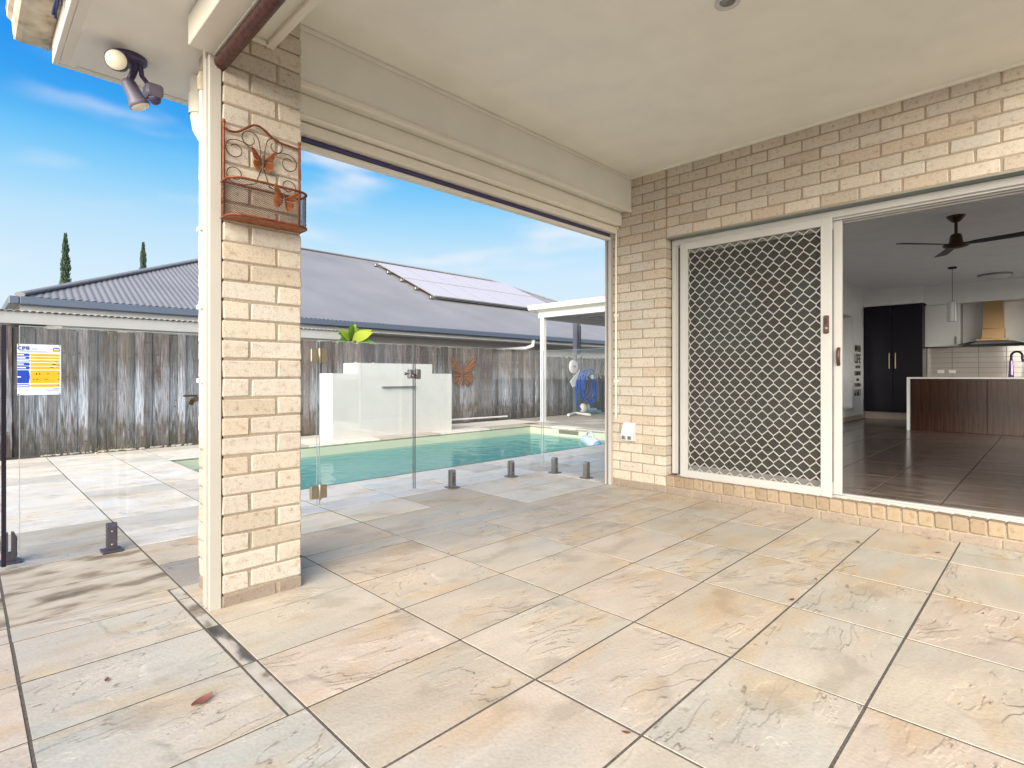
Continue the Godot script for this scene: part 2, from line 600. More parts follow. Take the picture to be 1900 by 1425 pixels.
	# metals and glass
	M.steel = mat(0.30, 0.285, 0.27, 0.32, 0.85)
	M.steel_dark = mat(0.13, 0.12, 0.15, 0.3, 0.7)
	M.brass = mat(0.42, 0.36, 0.26, 0.32, 0.85)
	M.bronze = mat(0.075, 0.045, 0.022, 0.3, 0.6)
	M.black_metal = mat(0.015, 0.014, 0.018, 0.4, 0.2)
	var gl := StandardMaterial3D.new()
	gl.albedo_color = Color(0.72, 0.9, 0.86, 0.012)
	gl.transparency = BaseMaterial3D.TRANSPARENCY_ALPHA
	gl.roughness = 0.015
	M.glass = gl
	var ge := StandardMaterial3D.new()
	ge.albedo_color = Color(0.62, 0.72, 0.71, 0.55)
	ge.transparency = BaseMaterial3D.TRANSPARENCY_ALPHA
	ge.roughness = 0.1
	M.glass_edge = ge
	M.glass_edge_dark = mat(0.10, 0.115, 0.115, 0.1)
	M.glass_edge_black = mat(0.012, 0.008, 0.016, 0.1)
	var wg := StandardMaterial3D.new()
	wg.albedo_color = Color(0.16, 0.155, 0.14, 0.4)
	wg.metallic_specular = 0.45
	wg.transparency = BaseMaterial3D.TRANSPARENCY_ALPHA
	wg.roughness = 0.01
	M.window_glass = wg
	var fl := StandardMaterial3D.new()
	fl.albedo_color = Color(lin(0.075, 0.072, 0.065), 0.24)
	fl.transparency = BaseMaterial3D.TRANSPARENCY_ALPHA
	fl.roughness = 0.9
	M.insect_mesh = fl
	M.grille = mat(0.47, 0.455, 0.42, 0.4)
	# water
	var wa := StandardMaterial3D.new()
	wa.albedo_color = Color(lin(0.045, 0.37, 0.36), 0.5)
	wa.metallic_specular = 0.28
	wa.transparency = BaseMaterial3D.TRANSPARENCY_ALPHA
	wa.roughness = 0.02
	bump(wa, ntex(41, 0.02, [[0.0, grey(0.0)], [1.0, grey(1.0)]], 256, 4), 0.9)
	tri(wa, 0.55)
	M.water = wa
	M.shell_top = mat(0.52, 0.57, 0.42, 0.4)
	M.shell = mat(0.09, 0.40, 0.39, 0.4)
	M.shell_step = mat(0.24, 0.55, 0.50, 0.4)
	# fence
	var pt := paling_textures()
	for i in 4:
		var f: float = [0.95, 0.85, 1.05, 0.9][i]
		var p := mat(0.62 * f, 0.635 * f, 0.69 * f, 0.92, 0.0, 0.25)
		p.albedo_texture = pt[0]
		bump(p, pt[1], 0.35)
		M["paling%d" % i] = p
	M.timber_dark = mat(0.05, 0.045, 0.045, 0.9)
	# the house behind
	var rf := mat(0.255, 0.248, 0.25, 0.55, 0.1)
	rf.albedo_texture = ntex(51, 0.01, [[0.0, grey(0.86)], [1.0, grey(1.0)]], 256, 4)
	tri(rf, 0.25)
	M.roof = rf
	M.slate = mat(0.10, 0.125, 0.165, 0.45, 0.1)
	M.panel = mat(0.47, 0.43, 0.42, 0.3, 0.0, 0.3)
	M.panel_frame = mat(0.27, 0.26, 0.265, 0.5, 0.2)
	M.leaf = mat(0.085, 0.20, 0.025, 0.45)
	M.leaf.backlight_enabled = true
	M.leaf.backlight = Color(0.35, 0.5, 0.08)
	M.leaf_yellow = mat(0.34, 0.42, 0.03, 0.45)
	M.leaf_yellow.backlight_enabled = true
	M.leaf_yellow.backlight = Color(0.5, 0.6, 0.1)
	M.cypress = mat(0.05, 0.085, 0.045, 0.8)
	M.cypress.vertex_color_use_as_albedo = true
	M.bark = mat(0.10, 0.075, 0.055, 0.9)
	# small coloured things
	M.rust = mat(0.22, 0.06, 0.022, 0.55, 0.3)
	M.rust.albedo_texture = ntex(52, 0.03, [[0.0, Color(0.55, 0.45, 0.42)], [0.5, Color(0.95, 0.9, 0.85)], [1.0, Color(1, 1, 1)]], 256, 5)
	tri(M.rust, 4.0)
	M.rust_deep = mat(0.10, 0.034, 0.018, 0.6, 0.2)
	M.rust_dark = mat(0.075, 0.032, 0.022, 0.5, 0.4)
	M.rust_orange = mat(0.36, 0.12, 0.036, 0.5, 0.25)
	M.rust_orange.albedo_texture = M.rust.albedo_texture
	tri(M.rust_orange, 3.0)
	M.blue_hose = mat(0.003, 0.05, 0.30, 0.5, 0.0, 0.25)
	M.pale_hose = mat(0.62, 0.74, 0.76, 0.4)
	M.pole_grey = mat(0.085, 0.09, 0.12, 0.5)
	M.turquoise = mat(0.12, 0.40, 0.45, 0.5)
	M.cpr_ink = mat(0.02, 0.055, 0.30, 0.6)
	M.lamp_ivory = mat(0.84, 0.78, 0.60, 0.25)
	M.lamp_body = mat(0.055, 0.04, 0.10, 0.4)
	M.lamp_grey = mat(0.15, 0.135, 0.19, 0.45)
	M.dead_leaf = mat(0.16, 0.06, 0.03, 0.7)
	M.dead_leaf_red = mat(0.22, 0.08, 0.055, 0.7)
	# boulders
	var bo := mat(0.58, 0.42, 0.27, 0.9)
	bo.albedo_texture = ntex(53, 0.02, [[0.0, Color(0.5, 0.42, 0.38)], [0.5, Color(0.9, 0.8, 0.7)], [1.0, Color(1, 1, 1)]], 256, 5)
	tri(bo, 0.8)
	bump(bo, pits, 2.0)
	M.boulder = bo
	# kitchen
	M.pantry = mat(0.014, 0.011, 0.019, 0.3, 0.0, 0.33)
	var wood := mat(0.07, 0.026, 0.013, 0.24, 0.0, 0.42)
	wood.albedo_texture = ntex(54, 0.03, [[0.0, Color(0.35, 0.3, 0.28)], [0.5, Color(0.75, 0.7, 0.66)], [1.0, Color(1, 1, 1)]], 256, 4)
	wood.uv1_triplanar = true
	wood.uv1_world_triplanar = true
	wood.uv1_scale = Vector3(9.0, 0.16, 9.0)
	M.island_wood = wood
	M.bench_white = mat(0.80, 0.80, 0.80, 0.2)
	var tl := ntex(55, 0.025, [[0.0, Color(0.62, 0.58, 0.56)], [0.5, Color(0.86, 0.83, 0.8)], [1.0, Color(1, 1, 1)]], 256, 5)
	for i in 3:
		var f: float = [0.9, 1.0, 1.12][i]
		var t := mat(0.26 * f, 0.215 * f, 0.19 * f, 0.2, 0.0, 0.55)
		t.albedo_texture = tl
		t.uv1_triplanar = true
		t.uv1_world_triplanar = true
		t.uv1_scale = Vector3(1.6, 1.0, 0.35)
		t.roughness_texture = ntex(56, 0.04, [[0.0, grey(0.7)], [1.0, grey(1.0)]], 128, 3) if i == 0 else M["floor_tile0"].roughness_texture
		M["floor_tile%d" % i] = t
	M.floor_grout = mat(0.055, 0.042, 0.035, 0.8)
	M.splash = mat(0.44, 0.395, 0.36, 0.08, 0.0, 0.7)
	M.splash_grout = mat(0.12, 0.115, 0.11, 0.8)
	M.cabinet = mat(0.76, 0.75, 0.74, 0.3)
	M.hood = mat(0.50, 0.33, 0.17, 0.28, 0.9)
	M.gold = mat(0.78, 0.62, 0.36, 0.3, 0.9)
	M.pendant = mat(0.75, 0.77, 0.80, 0.3)
	M.tap_violet = mat(0.30, 0.22, 0.48, 0.25, 0.8)
	M.lettering = mat(0.02, 0.02, 0.02, 0.7)
	M.skirting = mat(0.50, 0.42, 0.35, 0.5)

# ----------------------------------------------------------------- ground and paving
var slabs := []
func slab_meshes() -> void:
	for k in 34:
		var st := begin()
		var uo := Vector2(rng.randf_range(0.10, 0.90), rng.randf_range(0.08, 0.92))
		var fl := 1.0 if k % 2 else -1.0
		cbox(st, Vector3(1, 0.045, 1), 0.0009, 0.0, Vector3(0, -0.0225, 0), uo, Vector3(0.6 / 3.6 * fl, 0, 0), Vector3(0, 0.1, 0.4 / 3.6 * (1.0 if k % 4 < 2 else -1.0)))
		slabs.append(done(st))

func pave(x0: float, x1: float, z0: float, z1: float, which: String, parent: Node3D, called := "slab") -> void:
	var gap := 0.0035 + rng.randf() * 0.0025
	var o := part(called, slabs[rng.randi() % slabs.size()], M[which], parent, Vector3((x0 + x1) * 0.5, rng.randf_range(-0.0006, 0.0006), (z0 + z1) * 0.5), Vector3(rng.randf_range(-0.0018, 0.0018), 0, rng.randf_range(-0.0014, 0.0014)))
	o.scale = Vector3(absf(x1 - x0) - gap * 2.0, 1, absf(z1 - z0) - gap * 2.0)

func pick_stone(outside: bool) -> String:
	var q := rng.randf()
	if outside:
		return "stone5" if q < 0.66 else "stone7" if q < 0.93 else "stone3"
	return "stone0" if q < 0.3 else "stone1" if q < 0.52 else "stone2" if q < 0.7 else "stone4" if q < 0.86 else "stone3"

func ground_and_paving() -> void:
	slab_meshes()
	# the ground, one sheet with the pool left out of it
	var st := begin()
	var gy := -0.05
	for r in [[-120.0, 1.76, -120.0, 120.0], [8.32, 120.0, -120.0, 120.0], [1.76, 8.32, -120.0, -7.74], [1.76, 8.32, -4.76, 120.0]]:
		poly(st, [Vector3(r[0], gy, r[2]), Vector3(r[1], gy, r[2]), Vector3(r[1], gy, r[3]), Vector3(r[0], gy, r[3])], Vector3.UP)
	struct("ground", done(st), M.ground)
	# grout bed under the slabs
	st = begin()
	for r in [[-1.1, 4.29, -4.79, 0.45], [4.29, 8.6, -4.79, -3.01], [-1.1, 1.76, -9.0, -4.79], [1.76, 14.0, -9.0, -7.72], [8.33, 14.0, -7.72, -3.01]]:
		bx(st, Vector3(r[0], -0.046, r[2]), Vector3(r[1], -0.0017, r[3]))
	var paving := struct("paving", done(st), M.grout)
	var xs := [-1.093, -0.48, 0.135, 0.743, 1.353, 1.957, 2.572, 3.188, 3.786, 4.288]
	var zs := [0.41, 0.0, -0.415, -0.83, -1.235, -1.625, -2.02, -2.42, -2.815, -2.985, -3.415, -3.87, -4.30, -4.74]
	for i in xs.size() - 1:
		for j in zs.size() - 1:
			if xs[i] < 0.1 and zs[j] > -0.9:
				continue
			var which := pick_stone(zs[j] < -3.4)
			var x1: float = xs[i + 1]
			if i == 2 and zs[j] < -1.6 and zs[j] > -2.9:   # a stained strip along the edge of the roof
				pave(0.69, 0.743, zs[j], zs[j + 1], "stone_stained" if j == 6 else "stone_blue", paving)
				x1 = 0.69
			if j == 9 or (j == 10 and rng.randf() < 0.5):
				which = ["stone7", "stone7", "stone2", "stone0"][rng.randi() % 4]
			if i <= 2 and zs[j] < -2.95 and zs[j] > -4.2:
				which = ["stone_mould", "stone_mould", "stone2"][j - 9] if j - 9 < 3 else which
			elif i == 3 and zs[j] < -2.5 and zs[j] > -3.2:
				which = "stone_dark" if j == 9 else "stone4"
			elif i == 1:
				which = "stone1"
			elif i == 2:
				which = "stone6" if j < 7 else "stone2"
			elif i == 4 and j == 9:
				which = "stone3"
			elif i in [5, 6] and j == 8:
				which = "stone6"
			pave(xs[i], x1, zs[j], zs[j + 1], which, paving)
	# beside the pool, towards the fence
	var xl := [-1.093, -0.48, 0.135, 0.743, 1.353, 1.76]
	for j in 10:
		var z0 := -4.74 - 0.416 * j
		for i in 5:
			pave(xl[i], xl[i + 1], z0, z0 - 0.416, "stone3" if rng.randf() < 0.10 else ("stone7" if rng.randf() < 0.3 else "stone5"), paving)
	# beyond the corner of the house
	for i in 7:
		for j in range(8, 13):
			if zs[j + 1] > -2.9:
				continue
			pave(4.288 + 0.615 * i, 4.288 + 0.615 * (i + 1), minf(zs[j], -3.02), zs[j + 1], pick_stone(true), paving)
	# behind the pool and right of it
	for i in 21:
		for j in 2:
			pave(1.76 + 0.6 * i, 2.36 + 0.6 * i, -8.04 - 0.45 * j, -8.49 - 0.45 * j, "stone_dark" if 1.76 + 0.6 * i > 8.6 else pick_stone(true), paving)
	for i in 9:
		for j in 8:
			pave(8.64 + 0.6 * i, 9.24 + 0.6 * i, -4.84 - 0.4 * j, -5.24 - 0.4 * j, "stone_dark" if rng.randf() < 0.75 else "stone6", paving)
	# coping stones with a rounded nose round the pool
	var cop := begin()
	var prof := PackedVector2Array([Vector2(0.0, -0.045), Vector2(0.3, -0.045), Vector2(0.325, -0.036), Vector2(0.335, -0.02), Vector2(0.325, -0.006), Vector2(0.3, 0.002), Vector2(0.0, 0.002)])
	slabout(cop, prof, Vector3(-0.296, 0, 0), Vector3(0, 0, 1), Vector3.UP, -0.592, Vector2(0.4, 0.4), Vector3(0.4, 0, 0), Vector3(0, 0.1, 0.4))
	var cm := done(cop)
	for i in 11:
		part("coping_stone", cm, M["stone%d" % [5, 2, 0, 5][i % 4]], paving, Vector3(2.06 + 0.6 * i, 0, -8.04))
		part("coping_stone", cm, M["stone%d" % [5, 5, 2, 3][i % 4]], paving, Vector3(2.06 + 0.6 * i, -0.0035, -4.46), Vector3(0, PI, 0))
	for i in 5:
		part("coping_stone", cm, M["stone%d" % [2, 5, 0][i % 3]], paving, Vector3(8.63, 0, -7.44 + 0.6 * i), Vector3(0, -PI / 2, 0))

# ----------------------------------------------------------------- pool
func pool() -> void:
	var x0 := 1.78
	var x1 := 8.30
	var z0 := -7.71
	var z1 := -4.79
	var wy := -0.17
	var st := begin()
	# the pale band above the water line
	for w in [[x0 - 0.02, x0, z0, z1], [x1, x1 + 0.02, z0, z1]]:
		bx(st, Vector3(w[0], wy - 0.03, w[2]), Vector3(w[1], -0.046, w[3]))
	bx(st, Vector3(x0 - 0.02, wy - 0.03, z0 - 0.02), Vector3(x1 + 0.02, -0.046, z0))
	bx(st, Vector3(x0 - 0.02, wy - 0.03, z1), Vector3(x1 + 0.02, -0.046, z1 + 0.02))
	var pl := thing("swimming_pool", "long pale green pool set in the sandstone paving below the white rendered wall", "swimming pool")
	part("waterline_band", done(st), M.shell_top, pl)
	st = begin()
	bx(st, Vector3(x0 - 0.02, -1.4, z0 - 0.02), Vector3(x1 + 0.02, -1.36, z1 + 0.02))
	bx(st, Vector3(x0 - 0.02, -1.36, z0), Vector3(x0, wy - 0.032, z1))
	bx(st, Vector3(x1, -1.36, z0), Vector3(x1 + 0.02, wy - 0.032, z1))
	bx(st, Vector3(x0 - 0.02, -1.36, z0 - 0.02), Vector3(x1 + 0.02, wy - 0.032, z0))
	bx(st, Vector3(x0 - 0.02, -1.36, z1), Vector3(x1 + 0.02, wy - 0.032, z1 + 0.02))
	part("shell", done(st), M.shell, pl)
	part("bench", cspanm(Vector3(x0 + 0.001, -1.359, z0 + 0.001), Vector3(5.1, -0.62, z0 + 0.62), 0.03), M.shell_step, pl)
	part("bench", cspanm(Vector3(5.1, -1.359, z0 + 0.001), Vector3(6.1, -0.85, z0 + 0.5), 0.03), M.shell_step, pl)
	for k in 3:
		part("step", cspanm(Vector3(x0 + 0.001, -1.358, z0 + 0.64), Vector3(2.25 + 0.32 * k, -0.45 - 0.25 * k, z1 - 0.001 - 0.002 * k), 0.02), M.shell_step, pl)
	st = begin()
	poly(st, [Vector3(x0, wy, z0), Vector3(x1, wy, z0), Vector3(x1, wy, z1), Vector3(x0, wy, z1)], Vector3.UP)
	var water := struct("water", done(st), M.water)
	water.set_meta("label", "clear greenish pool water")
	# skimmer slot in the end wall
	st = begin()
	bx(st, Vector3(x1 - 0.006, -0.125, -6.95), Vector3(x1 - 0.002, -0.05, -6.46))
	part("skimmer_slot", done(st), mat(0.10, 0.09, 0.06, 0.7), pl)

# ----------------------------------------------------------------- house
var house: Node3D
func house_shell() -> void:
	house = thing("house", "cream brick house with covered patio, white sliding door and open kitchen", "house")
	# patio ceiling, end to end between the beams
	part("patio_ceiling", boxm(Vector3(1.012, 2.812, -2.742), Vector3(4.40, 2.90, 0.25)), M.ceiling, house)
	# quad trim along the brick wall
	var st := begin()
	bx(st, Vector3(4.272, 2.792, -2.742), Vector3(4.2935, 2.8115, 0.25))
	part("ceiling_trim", done(st), M.cream, house)
	# beam over the opening to the pool
	var beam := part("pool_side_beam", cspanm(Vector3(1.156, 2.515, -2.925), Vector3(4.2935, 2.95, -2.745), 0.002), M.beam, house)
	part("top_trim", cspanm(Vector3(1.156, 2.785, -2.7445), Vector3(4.2715, 2.8115, -2.732), 0.004), M.beam, beam)
	part("bottom_trim", cspanm(Vector3(1.156, 2.497, -2.76), Vector3(4.2925, 2.527, -2.731), 0.004), M.fascia, beam)
	part("panel_joint", boxm(Vector3(2.19, 2.53, -2.7446), Vector3(2.196, 2.784, -2.7435)), M.ceiling, beam)
	part("end_trim", cspanm(Vector3(4.262, 2.528, -2.7445), Vector3(4.2925, 2.784, -2.735), 0.002), M.beam, beam)
	# beam along the open side by the camera
	var beam2 := part("side_beam", cspanm(Vector3(0.835, 2.543, -2.576), Vector3(1.010, 2.95, 0.25), 0.002), M.beam, house)
	part("bottom_trim", cspanm(Vector3(0.985, 2.522, -2.5755), Vector3(1.022, 2.552, 0.25), 0.004), M.fascia, beam2)
	part("end_trim", cspanm(Vector3(0.86, 2.524, -2.5755), Vector3(0.984, 2.5425, -2.552), 0.003), M.fascia, beam2)
	# eave
	part("eave_soffit", boxm(Vector3(0.335, 2.53, -3.43), Vector3(0.834, 2.56, 0.25)), M.soffit, house)
	part("eave_soffit", boxm(Vector3(0.8342, 2.53, -3.43), Vector3(4.9, 2.56, -2.9272)), M.soffit, house)
	part("soffit_joint", boxm(Vector3(0.336, 2.5275, -2.30), Vector3(0.834, 2.5295, -2.294)), M.beam, house)
	var fa := part("fascia", cspanm(Vector3(0.312, 2.527, -3.455), Vector3(0.3345, 2.70, 0.25), 0.002), M.fascia, house)
	part("cover_strip", cspanm(Vector3(0.336, 2.524, -3.40), Vector3(0.372, 2.5295, 0.25), 0.001), M.fascia, fa)
	var fb := part("fascia", cspanm(Vector3(0.335, 2.527, -3.455), Vector3(4.9, 2.70, -3.4315), 0.002), M.fascia, house)
	part("cover_strip", cspanm(Vector3(0.40, 2.5255, -3.430), Vector3(4.9, 2.5295, -3.40), 0.001), M.beam, fb)
	# gutter along the left eave, closed at its end
	var gp := PackedVector2Array([Vector2(0.311, 2.648), Vector2(0.311, 2.642), Vector2(0.205, 2.635), Vector2(0.185, 2.642), Vector2(0.176, 2.66), Vector2(0.172, 2.72), Vector2(0.155, 2.735), Vector2(0.150, 2.775), Vector2(0.160, 2.778), Vector2(0.180, 2.74), Vector2(0.184, 2.664), Vector2(0.205, 2.645)])
	st = begin()
	slabout(st, gp, Vector3(0, 0, 0.25), Vector3.RIGHT, Vector3.UP, -3.82)
	bx(st, Vector3(0.178, 2.64, -3.574), Vector3(0.31, 2.74, -3.5705))
	var gut := part("gutter", done(st), M.gutter, house)
	part("end_return", cspanm(Vector3(0.312, 2.641, -3.574), Vector3(4.9, 2.74, -3.4555), 0.004), M.gutter, gut)
	# roof over all
	st = begin()
	var e := [Vector3(0.15, 2.76, -3.6), Vector3(4.95, 2.76, -3.6), Vector3(14.2, 2.76, -3.6), Vector3(14.2, 2.90, 2.9), Vector3(4.2, 2.90, 2.9), Vector3(4.2, 2.90, 0.30), Vector3(0.15, 2.80, 0.30)]
	var r1 := Vector3(2.5, 3.75, -1.3)
	var r2 := Vector3(7.5, 4.6, -0.4)
	poly(st, [e[0], e[1], r1], Vector3(0, 1, -0.5))
	poly(st, [e[0], r1, e[6]], Vector3(-0.5, 1, 0))
	poly(st, [e[6], r1, e[5]], Vector3(0, 1, 0.5))
	poly(st, [e[1], e[2], Vector3(10, 4.6, -0.4), r2], Vector3(0, 1, -0.5))
	poly(st, [e[1], r2, r1], Vector3(0, 1, -0.3))
	poly(st, [r1, r2, e[5]], Vector3(0, 1, 0.5))
	poly(st, [e[5], r2, e[4]], Vector3(-0.5, 1, 0))
	poly(st, [e[4], r2, Vector3(10, 4.6, -0.4), e[3]], Vector3(0, 1, 0.5))
	poly(st, [e[2], e[3], Vector3(10, 4.6, -0.4)], Vector3(0.5, 1, 0))
	part("roof", done(st), M.roof, house)
	# outer walls of the room behind the door, plastered inside; a window to the pool side, wide glazing opposite
	st = begin()
	bx(st, Vector3(4.56, 0.0, -2.997), Vector3(10.3, 2.95, -2.76))
	bx(st, Vector3(12.02, 0.0, -2.997), Vector3(13.55, 2.95, -2.76))
	bx(st, Vector3(10.3, 0.0, -2.997), Vector3(12.02, 0.36, -2.76))
	bx(st, Vector3(10.3, 2.14, -2.997), Vector3(12.02, 2.95, -2.76))
	bx(st, Vector3(13.31, 0.0, -2.76), Vector3(13.55, 2.95, 2.4))
	bx(st, Vector3(4.56, 0.0, 2.4), Vector3(5.4, 2.95, 2.65))
	bx(st, Vector3(12.6, 0.0, 2.4), Vector3(13.55, 2.95, 2.65))
	bx(st, Vector3(5.4, 2.5, 2.4), Vector3(12.6, 2.95, 2.65))
	part("interior_wall", done(st), M.plaster, house)
	part("interior_ceiling", boxm(Vector3(4.45, 2.722, -2.9), Vector3(13.55, 2.80, 2.6)), M.ceiling_in, house)
	# cove where ceiling meets walls
	var cove := PackedVector2Array([Vector2(0, 0), Vector2(0.075, 0), Vector2(0.045, -0.012), Vector2(0.012, -0.045), Vector2(0, -0.075)])
	st = begin()
	slabout(st, cove, Vector3(4.56, 2.7205, -2.7585), Vector3(0, 0, 1), Vector3.UP, -8.23)
	part("cornice", done(st), M.plaster, house)
	st = begin()
	bx(st, Vector3(4.6, 0.16, -2.7585), Vector3(12.78, 0.25, -2.745))
	part("skirting_board", done(st), M.skirting, house)
	# kitchen window towards the pool
	var win := part("kitchen_window", boxm(Vector3(10.31, 0.36, -2.90), Vector3(12.01, 0.40, -2.74)), M.white, house)
	st = begin()
	for z in [-2.985]:
		bx(st, Vector3(10.31, 0.405, z), Vector3(10.36, 2.13, z + 0.05))
		bx(st, Vector3(11.96, 0.405, z), Vector3(12.01, 2.13, z + 0.05))
		bx(st, Vector3(10.362, 2.08, z), Vector3(11.958, 2.13, z + 0.05))
		bx(st, Vector3(10.362, 0.405, z), Vector3(11.958, 0.45, z + 0.05))
		bx(st, Vector3(10.362, 0.95, z), Vector3(11.958, 1.0, z + 0.05))
	part("frame", done(st), M.white, win)
	part("pane", boxm(Vector3(10.362, 0.45, -2.965), Vector3(11.958, 2.08, -2.961)), M.glass, win)
	st = begin()
	bx(st, Vector3(11.995, 0.40, -2.93), Vector3(12.018, 2.138, -2.7595))
	part("reveal", done(st), M.white, win)
	# wide glazed doors opposite
	var gz := part("garden_glazing", boxm(Vector3(5.4, 0.10, 2.48), Vector3(12.6, 0.16, 2.56)), M.white, house)
	for k in 4:
		part("stile", boxm(Vector3(5.4 + 2.38 * k, 0.161, 2.49), Vector3(5.46 + 2.38 * k, 2.5, 2.55)), M.white, gz)
	# lintel and jamb behind the brick skin
	part("door_lining", boxm(Vector3(4.53, 2.20, -2.76), Vector3(4.56, 2.95, 2.4)), M.plaster, house)
	part("door_lining", boxm(Vector3(4.532, 0.0, -2.76), Vector3(4.56, 2.20, -2.36)), M.plaster, house)
	part("door_lining", boxm(Vector3(4.532, 0.0, 1.32), Vector3(4.56, 2.20, 2.4)), M.plaster, house)
	# downlight in the patio ceiling
	var dl := part("downlight", lathem([Vector2(0.052, -0.002), Vector2(0.058, -0.010), Vector2(0.044, -0.012), Vector2(0.036, -0.002)], Vector3(2.594, 2.8125, -1.119), 24), M.white, house)
	part("lens", lathem([Vector2(0.037, 0.0), Vector2(0.034, -0.004), Vector2(0.0, -0.006)], Vector3(2.594, 2.811, -1.119), 20), M.steel, dl)
	# downpipe at the pool side of the pillar
	var dp := part("downpipe", tubem([Vector3(0.86, 2.53, -3.10), Vector3(0.86, 2.33, -3.10), Vector3(0.865, 2.27, -3.085), Vector3(0.88, 2.20, -3.03), Vector3(0.885, 2.12, -2.985), Vector3(0.885, 0.0, -2.98)], 0.045, 14), M.cream, house)
	part("socket", lathem([Vector2(0.05, 0.0), Vector2(0.052, 0.02), Vector2(0.052, 0.1), Vector2(0.046, 0.11)], Vector3(0.86, 2.34, -3.10), 16), M.cream, dp)

# ----------------------------------------------------------------- brickwork
var brick_full := []
var brick_half := []
var brick_head := []
func make_bricks() -> void:
	for k in 4:
		for spec in [[brick_full, Vector3(0.230, 0.0765, 0.11)], [brick_half, Vector3(0.110, 0.0765, 0.11)]]:
			var st := begin()
			cbox(st, spec[1], 0.005, 0.0026)
			spec[0].append(done(st))

func brick_at(parent: Node3D, at: Vector3, turn: float, len_: float, m := "") -> void:
	var half := len_ < 0.17
	var src: Array = brick_half if half else brick_full
	var q := rng.randf()
	var which: String = m if m else "brick%d" % (0 if q < 0.28 else 1 if q < 0.5 else 2 if q < 0.72 else 3 if q < 0.8 else 4 if q < 0.94 else 5)
	var o := part("brick", src[rng.randi() % 4], M[which], parent, at + Vector3(rng.randf_range(-0.001, 0.001), rng.randf_range(-0.001, 0.001), rng.randf_range(-0.001, 0.001)), Vector3(0, turn + (PI if rng.randf() < 0.5 else 0.0), rng.randf_range(-0.003, 0.003)))
	o.scale.x = len_ / (0.11 if half else 0.23)

const JOINT := 0.056
func course_y(n: int) -> float:
	return JOINT + 0.086 * (n - 1) + 0.043

func pillar() -> void:
	make_bricks()
	var x0 := 0.805
	var x1 := 1.155
	var zf := -2.577
	var zb := -2.927
	var p := thing("brick_pillar", "square cream brick pillar at the outer corner of the patio", "pillar")
	part("mortar", boxm(Vector3(x0 + 0.0055, -0.02, zb + 0.0055), Vector3(x1 - 0.0055, 2.94, zf - 0.0055)), M.mortar, p)
	for n in 34:
		var y := course_y(n)
		var m := "brick_base" if n == 0 else ""
		if n % 2 == 0:
			brick_at(p, Vector3(x0 + 0.115, y, zf - 0.055), 0, 0.23, m)
			brick_at(p, Vector3(x1 - 0.055, y, zf - 0.115), PI / 2, 0.23, m)
			brick_at(p, Vector3(x1 - 0.115, y, zb + 0.055), 0, 0.23, m)
			brick_at(p, Vector3(x0 + 0.055, y, zb + 0.115), PI / 2, 0.23, m)
		else:
			brick_at(p, Vector3(x1 - 0.115, y, zf - 0.055), 0, 0.23, m)
			brick_at(p, Vector3(x0 + 0.055, y, zf - 0.115), PI / 2, 0.23, m)
			brick_at(p, Vector3(x0 + 0.115, y, zb + 0.055), 0, 0.23, m)
			brick_at(p, Vector3(x1 - 0.055, y, zb + 0.115), PI / 2, 0.23, m)

